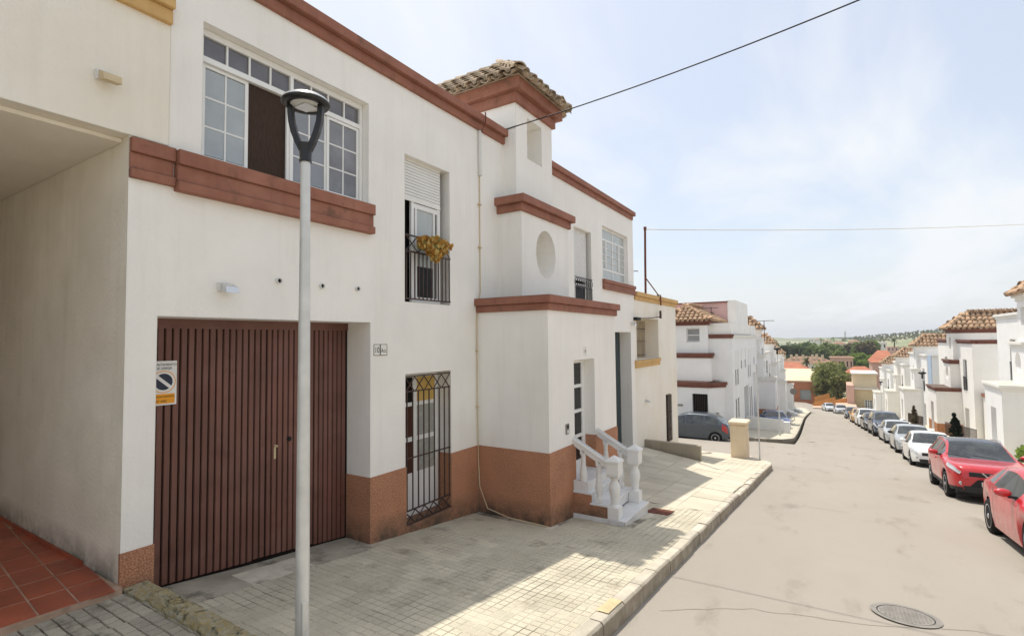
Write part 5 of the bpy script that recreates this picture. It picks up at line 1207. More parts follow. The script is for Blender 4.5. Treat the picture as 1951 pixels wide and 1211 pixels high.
def car(label, x, y, kind, paint, fwd='near', rot=None, roof=None, detail=1, group='parked cars'):
    K = KIND[kind]; L_, W_, wr = K['L'], K['W'], K['wr']; hw = W_ / 2
    c = bpy.data.objects.new('parked_car', None); COL.objects.link(c); ORG[c.name] = Vector((0, 0, 0)); tag(c, label, 'car', group)
    if rot is None:    # nose towards the camera, along the bending, falling street
        e = .8; f = Vector((-(sh(y + e) - sh(y - e)), -2 * e, -(zr(y + e) - zr(y - e)))).normalized()
    else: f = Vector((rot[0], rot[1], (zr(y + .5) - zr(y - .5)) * rot[1])).normalized()
    lft = Vector((0, 0, 1)).cross(f).normalized(); up = f.cross(lft)
    m4 = Matrix((f, lft, up)).transposed().to_4x4(); m4.translation = Vector((x, y, zr(y) - .012 * abs(x - sh(y) - 1.2) - (.03 if rot else 0) + .002)); c.matrix_world = m4
    fa, ra = K['fo'], K['fo'] + K['wb']; ar = wr + .055
    wtab = [(0, hw * .72), (.05, hw * .80), (.15, hw * .88), (.45, hw * .965), (1.0, hw), (L_ - .9, hw), (L_ - .4, hw * .955), (L_ - .08, hw * .86), (L_, hw * .78)]
    def low(s):
        z = K['sill'] - .03 * 0
        if s < .3: z += (.3 - s) * .12
        if s > L_ - .35: z += (s - L_ + .35) * .35
        for a in (fa, ra):
            if abs(s - a) < ar: z = max(z, wr + math.sqrt(max(0, ar * ar - (s - a) ** 2)))
        return z
    w0, w1 = K['ws']; r0, r1 = K['rg']
    def gh(s):   # 0 on bonnet and boot, 1 in the cabin
        a = min(1, max(0, (s - w0) / (w1 - w0))); b = min(1, max(0, (r1 - s) / (r1 - r0))); return min(a, b)
    def section(s):
        z0, zt = low(s), pw(K['top'], s); zb = min(pw(K['belt'], s), zt - .02); w = pw(wtab, s); g = gh(s); g = g * g * (3 - 2 * g)
        yr = w * (.86 - .16 * g); zrail = max(zb + .012, zt - (.02 + .05 * g))
        P = []
        for t, k in ((0, .955), (.14, .975), (.35, .995), (.60, 1.0), (.86, .985)): P.append((w * k, z0 + (zb - z0) * t if z0 < zb else zb))
        yb = w * (.955 if g else .93); P.append((yb, zb))
        P.append((yb + (yr - yb) * .90, zb + (zrail - zb) * .90)); P.append((yr, zrail))
        P.append((yr * .93, zrail + (zt - zrail) * .45)); P.append((yr * .5, zrail + (zt - zrail) * .88)); P.append((0, zt))
        return P
    ss = set([0, .02, .05, .1, .15, .2, .3] + [L_ - v for v in (0, .02, .06, .12, .2)])
    ss |= {round(.4 + .085 * i, 3) for i in range(int((L_ - .6) / .085) + 1)}
    for a in (fa, ra): ss |= {round(a + ar * math.cos(math.pi * k / 12), 3) for k in range(13)}
    ss |= {w0 + .04, w1 - .02, r0 + .02, r1 - .03, K['side'][0], K['side'][1]}
    seams = [w0 + .18, K['pill'][0], (K['pill'] + (0,))[1] + .35 if len(K['pill']) > 1 else 0]
    for p in K['pill']: ss |= {p - .045, p + .045}
    ss = sorted(v for v in ss if 0 <= v <= L_); S = [ss[0]]
    for v in ss[1:]:
        if v - S[-1] > .008: S.append(v)
    secs = [section(s) for s in S]; nv = len(secs[0])
    body, glass, clad, roofm = MB(), MB(), MB(), MB()
    def pt(i, j, sg): y_, z_ = secs[i][j]; return (L_ / 2 - S[i], sg * y_, z_)
    vid = {}
    gf = []; vs = []
    for i in range(len(S)):
        for sg in (1, -1):
            for j in range(nv): vid[(i, j, sg)] = len(vs); vs.append(pt(i, j, sg))
    groups = {k: [] for k in ('body', 'windscreen', 'rear_window', 'side_window_1', 'side_window_2', 'cladding', 'roof')}
    for i in range(len(S) - 1):
        sm = (S[i] + S[i + 1]) / 2
        for sg in (1, -1):
            for j in range(nv - 1):
                k = 'body'
                if w0 + .04 <= sm <= w1 - .02 and j >= 8: k = 'windscreen'
                elif r0 + .02 <= sm <= r1 - .03 and j >= 8: k = 'rear_window'
                elif j == 5 and K['side'][0] < sm < K['side'][1] and not any(abs(sm - p) < .045 for p in K['pill']): k = 'side_window_%d' % (1 if sg > 0 else 2)
                elif K['clad'] and j == 0: k = 'cladding'
                elif roof and j >= 8 and w1 - .02 < sm < r0 + .02: k = 'roof'
                f_ = (vid[(i, j, sg)], vid[(i + 1, j, sg)], vid[(i + 1, j + 1, sg)], vid[(i, j + 1, sg)])
                groups[k].append(f_ if sg < 0 else f_[::-1])
    n = nv
    front = [vid[(0, j, 1)] for j in range(n)] + [vid[(0, j, -1)] for j in range(n - 2, -1, -1)]; groups['body'].append(tuple(front[::-1]))
    li = len(S) - 1; groups['body'].append(tuple([vid[(li, j, 1)] for j in range(n)] + [vid[(li, j, -1)] for j in range(n - 2, -1, -1)]))
    def sub(fs):
        used = sorted({v for f in fs for v in f}); mp = {v: k for k, v in enumerate(used)}
        m = MB(); m.add([vs[v] for v in used], [tuple(mp[v] for v in f) for f in fs], 0, True); return m
    mats = dict(body=PAINT[paint], windscreen=M['car_glass'], rear_window=M['car_glass'], side_window_1=M['car_glass'], side_window_2=M['car_glass'], cladding=M['plastic_dark'], roof=PAINT[roof] if roof else None)
    for k, fs in groups.items():
        if fs: sub(fs).build({'side_window_1': 'side_window', 'side_window_2': 'side_window', 'roof': 'roof_panel'}.get(k, k), mats[k], c)
    u = MB(); u.box(L_ / 2 - L_ + .3, L_ / 2 - .25, -hw * .80, hw * .80, .17, .55); u.build('underbody', M['black'], c)
    def patch(name, s0, s1, j0, j1, mat, off=.008, sgs=(1, -1)):
        for sg in sgs:
            m = MB(); N_ = 24; g = []
            for a in range(N_ + 1):
                sec = section(s0 + (s1 - s0) * a / N_)
                for b in range(5):
                    t = j0 + (j1 - j0) * b / 4; q = int(min(t, nv - 1.001)); fr = t - q
                    y_ = sec[q][0] + (sec[q + 1][0] - sec[q][0]) * fr; z_ = sec[q][1] + (sec[q + 1][1] - sec[q][1]) * fr
                    g.append((L_ / 2 - (s0 + (s1 - s0) * a / N_) + off, sg * (y_ + off), z_ + off * .4))
            m.add(g, [(a * 5 + b, a * 5 + 5 + b, a * 5 + 6 + b, a * 5 + 1 + b) for a in range(N_) for b in range(4)], 0, True); m.build(name, mat, c)
    fx = L_ / 2; bz = low(0); zn = pw(K['top'], .0); hd = pw(K['belt'], .2)
    patch('headlight', .02, .58 if K['rails'] else .50, 4.05 if K['rails'] else 3.8, 5.0, M['headlight'], .012)
    patch('tail_light', L_ - .34, L_ - .03, 3.0, 5.4, M['tail_red'])
    for sg in (1, -1):     # headlight fronts and fog lamps on the nose
        q = MB(); q.lathe((fx - .10, sg * .66, bz + .16), [(.05, 0), (.05, .09), (.035, .095)], 12, axis='x'); q.build('fog_lamp', M['headlight'], c)
    q = MB(); q.box(fx - .05, fx + .014, -.50, .50, zn - .12, zn + .004); q.build('grille', M['plastic_dark'], c, bevel=.02)
    q = MB(); q.box(fx + .010, fx + .02, -.09, .09, zn - .115, zn - .02); q.build('badge', M['chrome'], c, bevel=.02)
    q = MB(); q.hexa([(fx - .15, -hw * .84, bz - .07), (fx - .0, -hw * .66, bz - .07), (fx - .0, hw * .66, bz - .07), (fx - .15, hw * .84, bz - .07)], [(fx - .12, -hw * .86, bz + .12), (fx + .025, -hw * .67, bz + .10), (fx + .025, hw * .67, bz + .10), (fx - .12, hw * .86, bz + .12)]); q.build('bumper', M['plastic_dark'], c, bevel=.02)
    q = MB(); q.box(fx + .02, fx + .034, -.26, .26, bz + .12, bz + .23); q.build('number_plate', M['plate_white'], c)
    q = MB(); q.box(-fx - .02, -fx + .02, -.26, .26, .72, .83); q.build('number_plate', M['plate_white'], c)
    q = MB(); q.box(-fx - .015, -fx + .25, -hw * .8, hw * .8, .3, .42); q.build('bumper', M['plastic_dark'], c, bevel=.03)
    for sg in (1, -1):
        s_ = K['side'][0] + .08; sec = section(s_); zb = sec[5][1]; yb = sec[5][0]
        q = MB(); x_ = L_ / 2 - s_
        q.lathe((x_ - .02, sg * (yb + .14), zb + .10), [(.02, -.09), (.075, -.075), (.095, -.02), (.095, .03), (.07, .06), (.02, .07)], 12, axis='x'); q.v = [(v[0], (v[1] - sg * (yb + .14)) * 1.25 + sg * (yb + .14), (v[2] - zb - .10) * .75 + zb + .10) for v in q.v]
        mi = q.build('wing_mirror', PAINT[paint] if detail else M['plastic_dark'], c)
        q = MB(); q.box(x_ - .03, x_ + .03, sg * (yb - .04), sg * (yb + .08), zb + .02, zb + .06); q.build('mirror_arm', M['plastic_dark'], mi)
    if K['rails']:
        patch('lamp_brow', .02, .60, 4.9, 5.12, M['chrome'], .016)
        for sg in (1, -1):
            q = MB(); q.bar((fx + .03, sg * .24, zn - .0), (fx + .035, sg * .08, zn - .15), .03); q.build('grille_bar', M['chrome'], c)
        q = MB(); q.hexa([(fx - .1, -.50, .44), (fx + .03, -.48, .44), (fx + .03, .48, .44), (fx - .1, .50, .44)], [(fx - .1, -.34, .62), (fx + .03, -.32, .62), (fx + .03, .32, .62), (fx - .1, .34, .62)]); q.build('air_intake', M['black'], c)
        for sg in (1, -1):
            q = MB(); pts = []
            for k in range(9):
                s_ = w1 + .02 + (r0 - .05 - w1) * k / 8; sec = section(s_); pts.append((L_ / 2 - s_, sg * (sec[7][0] - .01), sec[7][1] + .05 - (.05 if k in (0, 8) else 0)))
            q.tube(pts, .017, 6); q.build('roof_rail', M['chrome'], c)
    if detail:
        for sg in (1, -1):
            for sm in [v for v in seams if v]:
                m = MB(); g = []
                for b in range(6):
                    q0 = section(sm); yy, zz = q0[b]; g += [(L_ / 2 - sm - .005, sg * (yy + .0025), zz), (L_ / 2 - sm + .005, sg * (yy + .0025), zz)]
                m.add(g, [(2 * b, 2 * b + 1, 2 * b + 3, 2 * b + 2) for b in range(1, 5)]); m.build('door_gap', M['black'], c)
            for hx in ([K['pill'][0] - .22] + ([K['pill'][1] + .12] if len(K['pill']) > 1 else [])):
                sec = section(hx); q = MB(); yy = sec[4][0] + .012; q.box(L_ / 2 - hx - .09, L_ / 2 - hx + .09, sg * (yy - .02), sg * (yy + .018), sec[4][1] - .02, sec[4][1] + .015); q.build('door_handle', PAINT[paint], c, bevel=.01)
        for k, (yy, ang) in enumerate(((.35, .5), (-.25, .5))):
            sec = section(w0 + .06); q = MB(); q.bar((L_ / 2 - w0 - .02, yy, sec[9][1] + .03), (L_ / 2 - w0 - .16, yy - .5, section(w0 + .2)[9][1] + .03), .014); q.build('wiper', M['black'], c)
    # wheels
    for s_ in (fa, ra):
        for sg in (1, -1):
            yw = sg * (hw - .125); xw = L_ / 2 - s_
            h = MB(); h.lathe((xw, yw + sg * .085, wr), [(.05, -.01), (.05, .015), (.03, .022)] if sg > 0 else [(.03, -.022), (.05, -.015), (.05, .01)], 12, axis='y'); wl = h.build('wheel', M['alloy'], c)
            t = MB(); t.lathe((xw, yw, wr), [(wr * .66, -.095), (wr * .9, -.105), (wr * .985, -.08), (wr, -.04), (wr, .04), (wr * .985, .08), (wr * .9, .105), (wr * .66, .095)], 28, axis='y'); t.build('tyre', M['rubber'], wl)
            d = MB(); o = sg * .06
            d.lathe((xw, yw, wr), [(wr * .72, o * .6), (wr * .70, o * 1.68), (wr * .63, o * 1.55), (wr * .61, o * .7)], 28, axis='y')
            for k in range(9):
                a = 2 * math.pi * k / 9 + .3
                ca, sa = math.cos(a), math.sin(a); p = lambda r_, t_: (xw + r_ * ca - t_ * sa, wr + r_ * sa + t_ * ca)
                A = [p(.05, -.02), p(wr * .66, -.026), p(wr * .66, .026), p(.05, .02)]
                d.hexa([(a_, yw + o * .8, b_) for a_, b_ in A], [(a_, yw + o * 1.45, b_) for a_, b_ in A])
            d.build('rim', M['alloy'], wl)
    return c
# (row down the right kerb; y is the car's middle)
def rx(y, W_=1.78): return 2.52 + sh(y) + W_ / 2
car('nearest red coupe at the right frame edge', rx(12.55, 1.79) - .03, 12.55, 'coupe', 'red2')
car('red crossover with dark roof and silver roof rails, behind the nearest red car', rx(20.05, 1.81) - .02, 20.05, 'suv', 'red', roof='black')
car('white saloon parked directly behind the red crossover', rx(28.95), 28.95, 'sedan', 'white')
car('silver hatchback with dark mirror, between the white saloon and another silver car', rx(34.9), 34.9, 'hatch', 'silver2', detail=0)
car('silver saloon just in front of the tall dark van', rx(40.9), 40.9, 'sedan', 'silver')
car('tall dark blue van with white reflection on its windscreen', rx(46.6, 1.85), 46.6, 'van', 'navy')
car('black hatchback behind the dark blue van', rx(51.9), 51.9, 'hatch', 'black')
car('white van farther down the right row', rx(57.2), 57.2, 'mpv', 'white')
car('yellow orange taxi coloured hatchback far down the row', rx(62.8), 62.8, 'hatch', 'yellow')
car('dark grey car beyond the yellow one', rx(74), 74, 'sedan', 'slate')
car('pale silver hatchback, second from the far end of the row', rx(97), 97, 'hatch', 'silver')
car('white saloon at the far end of the row of parked cars', rx(106), 106, 'sedan', 'pale')
car('slate blue rounded family car parked across the side street', -7.35, 32.1, 'mpv', 'slate', rot=(-1, 0), group=None)
car('blue car with a glaring windscreen on the far left pavement', -4.0 + shh(46), 46.2, 'hatch', 'blue', rot=(.25, -.97), group=None)

# ------------------------------------------------------------------ street furniture farther down
def small_lamp(x, y, h, label, double=False):
    z = zr(y) + .12; t = thing('street_lamp', label, 'street lamp', (x, y, z), 'street lamps farther down the street')
    m = MB(); m.lathe((x, y, z), [(.055, 0), (.05, 1.2), (.04, 1.25), (.035, h)], 8); m.build('pole', M['galvanised'], t)
    m = MB()
    if double:
        m.tube([(x, y, z + h), (x - .5, y, z + h + .15)], .03, 5); m.box(x - 1.0, x - .45, y - .1, y + .1, z + h + .12, z + h + .2)
    else: m.lathe((x, y, z + h - .02), [(.06, 0), (.05, .25), (.22, .32), (.22, .38), (.05, .45)], 12)
    m.build('head', M['lamp_black'] if not double else M['lamp_cap'], t)
small_lamp(4.75, 42.0, 4.0, 'street lamp in front of the house with brown cornices')
small_lamp(4.5, 74.0, 4.0, 'thin street lamp before the far white houses on the right')
small_lamp(-3.1, 37.0, 5.2, 'street lamp on the corner pavement across the side street')
small_lamp(-9.5, 92, 7.0, 'tall bent street lamp at the far end of the street', True)
def sign_pole(x, y, z, h, label, plate=None):
    t = thing('sign_pole', label, 'pole', (x, y, z)); m = MB(); m.tube([(x, y, z), (x - .02, y, z + h)], .027, 7); m.build('post', M['galvanised'], t)
    if plate: m = MB(); m.lathe((x - .02, y - .04, z + h - .3), [(.3, 0), (.3, .015)], 18, axis='y'); m.build('disc', M['cast_iron'], t)
sign_pole(-2.5, 21.5, zg(21.5), 3.6, 'thin grey pole on the corner pavement beside the cream pillar')
sign_pole(-3.4, 56, zr(56), 3.2, 'round sign on a thin pole far down the left pavement', True)
def parked_wall():
    m = MB(); m.hexa([(-5.6, 41.0, -5.4), (-3.2, 41.0, -5.4), (-3.2, 41.2, -5.4), (-5.6, 41.2, -5.4)], [(-5.6, 41.0, -3.3), (-3.2, 41.0, -3.45), (-3.2, 41.2, -3.45), (-5.6, 41.2, -3.3)])
    m.build('low_wall', M['stucco'], label='low pale wall standing out across the far left pavement', cat='wall')
    m = MB(); m.box(-3.1, -2.7, 39.6, 40.0, -4.7, -3.35); m.build('stone_post', M['white_stone'], bevel=.04, label='short white post beside the low pale wall', cat='post')
parked_wall()
def leaves(m, c, rad, n, s0, s1, clump=10):
    cs = []
    for _ in range(clump):
        d = Vector((rnd.gauss(0, 1), rnd.gauss(0, 1), rnd.gauss(0, 1))).normalized() * rnd.uniform(.35, .85); cs.append((Vector((d.x * rad[0], d.y * rad[1], d.z * rad[2])), rnd.uniform(.28, .5)))
    for _ in range(n):
        cc, rr = rnd.choice(cs); d = Vector((rnd.gauss(0, 1), rnd.gauss(0, 1), rnd.gauss(0, 1))).normalized() * rnd.random() ** .4 * rr
        p = Vector(c) + cc + Vector((d.x * rad[0], d.y * rad[1], d.z * rad[2])); a = Vector((rnd.gauss(0, 1), rnd.gauss(0, 1), rnd.gauss(0, 1))).normalized(); b = a.cross(Vector((rnd.gauss(0, 1), rnd.gauss(0, 1), rnd.gauss(0, 1)))).normalized(); s = rnd.uniform(s0, s1)
        m.add([p - a * s - b * s * .4, p + a * s * .2 - b * s * .7, p + a * s + b * s * .3, p - a * s * .3 + b * s * .7], [(0, 1, 2, 3)])
def tree(name, label, x, y, z, h, rad, leaf, n=700, s=(.12, .3), clump=12, group=None, trunk=.12):
    t = thing(name, label, 'tree', (x, y, z), group)
    m = MB(); m.tube([(x, y, z - .5), (x + .1, y, z + h * .35), (x - .05, y + .1, z + h * .62)], trunk, 7, radii=[trunk * 1.4, trunk, trunk * .6])
    for k in range(4):
        a = 1.6 * k + .4; m.tube([(x + .05, y, z + h * .4), (x + rad[0] * .4 * math.cos(a), y + rad[1] * .4 * math.sin(a), z + h * .68)], trunk * .45, 5, radii=[trunk * .6, trunk * .25])
    m.build('trunk', M['bark'], t)
    m = MB(); leaves(m, (x, y, z + h - rad[2]), rad, n, s[0], s[1], clump); m.build('crown', M['leaf_' + leaf], t)
    return t
def cypress(label, x, y, h, r, leaf):
    z = zr(y) + .1; t = thing('cypress_shrub', label, 'shrub', (x, y, z)); m = MB(); m.tube([(x, y, z - .2), (x, y, z + h * .7)], .04, 6); m.build('trunk', M['bark'], t)
    m = MB()
    for k in range(9):
        f = k / 8; rr = r * (.55 + .9 * f - 1.35 * f * f) + .05; leaves(m, (x, y, z + .15 + (h - .25) * f), (rr, rr, .24), 170, .04, .10, 8)
    m.build('crown', M['leaf_' + leaf], t)
cypress('dark narrow cypress shrub before the brick plinth on the right', 5.6, 37.6, 1.9, .40, 'cypress')
cypress('small brown shrub by the railings farther down on the right', 5.3, 52.5, 1.9, .34, 'brown')
tree('green_shrub', 'bright green shrub behind the red crossover at the frame edge', 6.4, 28, zr(28) + .1, 1.05, (.5, .8, .5), 'bright', 900, (.05, .11), 14, trunk=.04)
def railing_fence(y0, y1, label):
    t = thing('iron_fence', label, 'fence', (6.0, (y0 + y1) / 2, zr((y0 + y1) / 2)), 'iron fences before the right-hand houses'); m = MB(); b = MB(); n = int((y1 - y0) / .16)
    for i in range(n + 1):
        y = y0 + (y1 - y0) * i / n; x = 6.3 + shh(y); z = zr(y) + .45; b.box(x - .009, x + .009, y - .009, y + .009, z, z + .85)
    b.build('bars', M['iron'], t)
    for i in range(6):
        a, c = y0 + (y1 - y0) * i / 6, y0 + (y1 - y0) * (i + 1) / 6; xa, xc = 6.3 + shh(a), 6.3 + shh(c)
        m.bar((xa, a, zr(a) + 1.3), (xc, c, zr(c) + 1.3), .03); k = [(xa - .08, a, zr(a)), (xa + .08, a, zr(a)), (xc + .08, c, zr(c)), (xc - .08, c, zr(c))]
        w_ = MB(); w_.hexa(k, [(p[0], p[1], p[2] + .45) for p in k]); w_.build('base_wall', M['stucco'], t)
    m.build('top_rail', M['iron'], t)
railing_fence(36.4, 44.5, 'thin iron fence on a low wall before the brick plinth')
railing_fence(52.6, 60.5, 'iron fence before the house with the roof loggia')
def awning():
    y = 59; m = MB(); m.hexa([(7.9 + shh(y) - .1, 58, zr(y) + 4.0), (7.9 + shh(y) - .05, 58, zr(y) + 4.0), (7.9 + shh(y) - .05, 60, zr(y) + 4.0), (7.9 + shh(y) - .1, 60, zr(y) + 4.0)], [(7.9 + shh(y) - .1, 58, zr(y) + 6.6), (7.9 + shh(y) - .05, 58, zr(y) + 6.6), (7.9 + shh(y) - .05, 60, zr(y) + 6.6), (7.9 + shh(y) - .1, 60, zr(y) + 6.6)])
    m.build('blue_awning', M['awning_blue'], label='pale blue sheet hanging down the front of the white loggia house', cat='awning')
awning()
# ------------------------------------------------------------------ the town and hills beyond the end of the street
CAM = Vector((0, 0, 2.4))
def at(px, py, Y):
    """point at depth Y on the sight line through a spot of the photograph (used to survey where far things stand)"""
    d = CF + CR * ((px - 975.5) / 975.5) - CU * ((py - 605.5) / 975.5); return CAM + d * (Y / d.y)
def block(t, a, b, Y, dep, mat, nm='wall', px=True):
    A, B_ = at(*a, Y), at(*b, Y); m = MB(); m.box(A.x, B_.x, Y, Y + dep, B_.z, A.z); return m.build(nm, M[mat], t)
def brick_hall():
    Y = 128; t = thing('brick_hall', 'low orange brick hall with dark bands and grey door at the end of the street', 'building', at(1525, 765, Y))
    A, B_ = at(1470, 712, Y), at(1556, 768, Y); B_.z -= 1
    zt = at(1530, 727, Y).z
    m = MB(); wall(m, Y, A.x, B_.x, B_.z, zt, [(at(1524, 742, Y).x, at(1545, 742, Y).x, at(1530, 761, Y).z, at(1530, 742, Y).z, .3)], 0, None, 'y', -1); m.quad((B_.x, Y, B_.z), (B_.x, Y + 14, B_.z), (B_.x, Y + 14, zt), (B_.x, Y, zt)); m.build('brick_wall', M['brick_orange'], t)
    for yy in (731, 739, 747.5, 756):
        z = at(1530, yy, Y).z
        for a, b in (((A.x, B_.x + .03),) if yy < 741 else ((A.x, at(1523.5, yy, Y).x), (at(1545.5, yy, Y).x, B_.x + .03))): q = MB(); q.box(a, b, Y - .06, Y - .01, z - .1, z + .1); q.build('dark_band', M['brick_brown'], t)
    q = MB(); q.hexa([(A.x, Y - .15, zt), (B_.x + .15, Y - .15, zt), (B_.x + .15, Y + 14, zt), (A.x, Y + 14, zt)], [(A.x, Y - .15, zt + .25), (B_.x + .15, Y - .15, zt + .25), (B_.x + .15, Y + 14, zt + 2.1), (A.x, Y + 14, zt + 2.1)]); q.build('roof', M['far_cream'], t)
    q = MB(); q.box(at(1524, 742, Y).x, at(1545, 742, Y).x, Y + .26, Y + .29, at(1530, 761, Y).z, at(1530, 742, Y).z); q.build('door', M['grey_door'], t)
brick_hall()
def far_house(name, label, cat, pts, Y, dep, wmat, rmat=None, ridge=None, wins=0, group=None, rows=1):
    """pts: (left px, right px, eave py, ground py)"""
    xl, xr, pe, pg = pts; A, B_ = at(xl, pe, Y), at(xr, pg, Y); zt = A.z
    t = thing(name, label, cat, ((A.x + B_.x) / 2, Y, B_.z - 1), group)
    ops = []; n = wins; W_ = B_.x - A.x; H_ = zt - B_.z
    for r in range(rows):
        for i in range(n):
            c = A.x + W_ * (i + .5) / n; z0 = B_.z + H_ * (r + .3) / rows; ops.append((c - W_ / n * .18, c + W_ / n * .18, z0, z0 + H_ / rows * .42, .25))
    m = MB(); wall(m, Y, A.x, B_.x, B_.z - 3, zt, ops, 0, None, 'y', -1); shell(m, A.x, B_.x, Y, Y + dep, B_.z - 3, zt, 0, 'lb'); m.build('wall', M[wmat], t)
    for o in ops:
        q = MB(); q.box(o[0] - .02, o[1] + .02, Y + .2, Y + .22, o[2] - .02, o[3] + .02); q.build('window', M['glass_dark'], t)
    if rmat:
        zr_ = at(xl, ridge, Y + dep / 2).z; e = .35; q = MB()
        q.add([(A.x - e, Y - e, zt), (B_.x + e, Y - e, zt), (B_.x + e, Y + dep + e, zt), (A.x - e, Y + dep + e, zt), (A.x + min(dep / 2, W_ * .3), Y + dep / 2, zr_), (B_.x - min(dep / 2, W_ * .3), Y + dep / 2, zr_)], [(0, 1, 5, 4), (1, 2, 5), (2, 3, 4, 5), (3, 0, 4), (0, 3, 2, 1)]); q.build('roof', M[rmat], t)
    return t
far_house('tiled_house', 'house with an orange red hipped roof behind the brick hall', 'house', (1470, 1541, 706, 735), 148, 12, 'far_cream', 'roof_red', 689)
lb = far_house('long_building', 'long low apartment building with brownish roof and a row of chimneys', 'building', (1480, 1592, 691, 715), 205, 14, 'far_white', 'roof_brown', 678, 12)
for k, px in enumerate((1495, 1508, 1518, 1530, 1548, 1556, 1567)):
    p = at(px, 680, 209); q = MB(); q.box(p.x - .4, p.x + .4, 208, 209, p.z - 1.2, at(px, 675.8 - (k % 3) * .7, 209).z); q.build('chimney', M['far_cream'], lb)
far_house('pink_building', 'pale pink low building right of the long roof', 'building', (1582, 1626, 681, 706), 190, 12, 'pink_far', 'roof_brown', 678, 6)
far_house('red_roofed_house', 'tall house with a bright red roof behind the right-hand row', 'house', (1662, 1712, 690, 720), 150, 14, 'pink_far', 'roof_red', 667)
far_house('pink_house', 'pink house with dark red roof terrace beyond the beige garage building', 'house', (1615, 1670, 711, 785), 132, 10, 'pink_far', 'roof_red', 697, 0)
def beige_garage():
    Y = 119; t = thing('garage_building', 'beige building with a small grid window at the far end of the right row', 'building', at(1645, 780, Y))
    A, B_ = at(1624, 712, Y), at(1673, 788, Y); zm = at(1640, 739, Y).z
    m = MB(); m.box(A.x, B_.x, Y, Y + 9, zm, A.z); m.build('upper_wall', M['far_cream'], t)
    m = MB(); x1, x2 = at(1647, 760, Y).x, at(1662, 760, Y).x; z1, z2 = at(1650, 779, Y).z, at(1650, 761, Y).z
    wall(m, Y - .4, A.x + .2, B_.x + 1, B_.z - 1, zm - .2, [(x1, x2, z1, z2, .2)], 0, None, 'y', -1); m.quad((A.x + .2, Y - .4, B_.z - 1), (A.x + .2, Y + 9, B_.z - 1), (A.x + .2, Y + 9, zm), (A.x + .2, Y - .4, zm)); m.build('lower_wall', M['beige_wall'], t)
    window(t, Y - .3, x1, x2, z1, z2, (1, 1, 1), (1, 1, 1, 1), 'glass_dark', .1, .12, axis='y', sgn=-1)
    for z, h in ((A.z, .25), (zm - .2, .2)): q = MB(); q.box(A.x - .2, B_.x + .2, Y - .7, Y + 9, z, z + h); q.build('ledge', M['far_white'], t)
    q = MB(); q.box(A.x - 1.0, A.x + .15, Y - 1.5, Y + 9, B_.z - 1, zm + .6); q.build('side_wing', M['pink_far'], t)
beige_garage()
def orange_walls():
    for i, (xl, xr, pt, pb, Y, lab) in enumerate(((1551, 1581, 748, 768, 121, 'tall orange garden wall at the bend of the street'), (1578, 1622, 755, 766, 119, 'lower orange wall running right to the pink house'))):
        A, B_ = at(xl, pt, Y), at(xr, pb, Y); m = MB(); m.hexa([(A.x, Y, B_.z - 1), (B_.x, Y, B_.z - 1), (B_.x, Y + .3, B_.z - 1), (A.x, Y + .3, B_.z - 1)], [(A.x, Y, A.z - .9), (B_.x, Y, A.z), (B_.x, Y + .3, A.z), (A.x, Y + .3, A.z - .9)])
        m.build('garden_wall', M['orange_wall'], label=lab, cat='wall')
    A, B_ = at(1549, 771, 114), at(1592, 764, 114); q = MB(); q.hexa([(A.x, 114, A.z - .6), (B_.x, 114, A.z - .6), (B_.x, 114.2, A.z - .6), (A.x, 114.2, A.z - .6)], [(A.x, 114, A.z + .4), (B_.x, 114, B_.z + .8), (B_.x, 114.2, B_.z + .8), (A.x, 114.2, A.z + .4)])
    q.build('ramp_wall', M['orange_wall'], label='sloping orange ramp wall in front of the garden wall', cat='wall')
    m = MB(); a, b = at(1549, 771, 113.5), at(1620, 770, 113.5); m.quad((a.x, 111, zr(111) + .12), (b.x + 1, 111, zr(111) + .12), (b.x + 1, 119.5, zr(111) + .6), (a.x, 119.5, zr(111) + .1)); m.build('terrace', M['terrace_tan'], kind='structure')
orange_walls()
for px, Y, pt, pb, wd, leaf, lab, n in ((1583, 128, 690, 765, 31, 'acacia', 'broad light green acacia tree at the end of the street', 5200), (1566, 136, 702, 755, 14, 'mid', 'darker tree on the left of the acacia', 1500),
        (1608, 140, 690, 740, 12, 'mid', 'dark green tree on the right of the acacia', 1300)):
    p = at(px, pb, Y); top = at(px, pt, Y).z; rx_ = wd / 975 * Y * .9; h = top - p.z
    tree('street_tree', lab, p.x, Y, p.z, h, (rx_, rx_, h * .52), leaf, n, (.15, .42), 34, 'trees at the end of the street', .2)
def palm(px, Y, pt, pb, lab):
    p = at(px, pb, Y); top = at(px, pt + 8, Y); t = thing('palm_tree', lab, 'palm tree', p, 'palm trees'); m = MB(); m.tube([p, (p.x + .1, Y, (p.z + top.z) / 2), top], .25, 7); m.build('trunk', M['bark'], t)
    m = MB()
    for k in range(34):
        a = rnd.uniform(0, 6.28); el = rnd.uniform(-.5, 1.2); L_ = rnd.uniform(1.8, 2.6); pr = None
        for i in range(6):
            s = i / 5; d = Vector((math.cos(a) * math.cos(el), math.sin(a) * math.cos(el), math.sin(el))); q = top + d * L_ * s + Vector((0, 0, -1.1 * s * s)); sd = Vector((-math.sin(a), math.cos(a), 0)) * (.26 * math.sin(math.pi * min(1, s + .12)))
            if pr: m.add([pr[0] - pr[1], pr[0] + pr[1], q + sd, q - sd], [(0, 1, 2, 3)])
            pr = (q, sd)
    m.build('fronds', M['leaf_palm'], t)
palm(1537, 168, 678, 706, 'palm tree in front of the long low building')
palm(1704, 300, 640, 662, 'dark palm above the tiled roofs on the right')
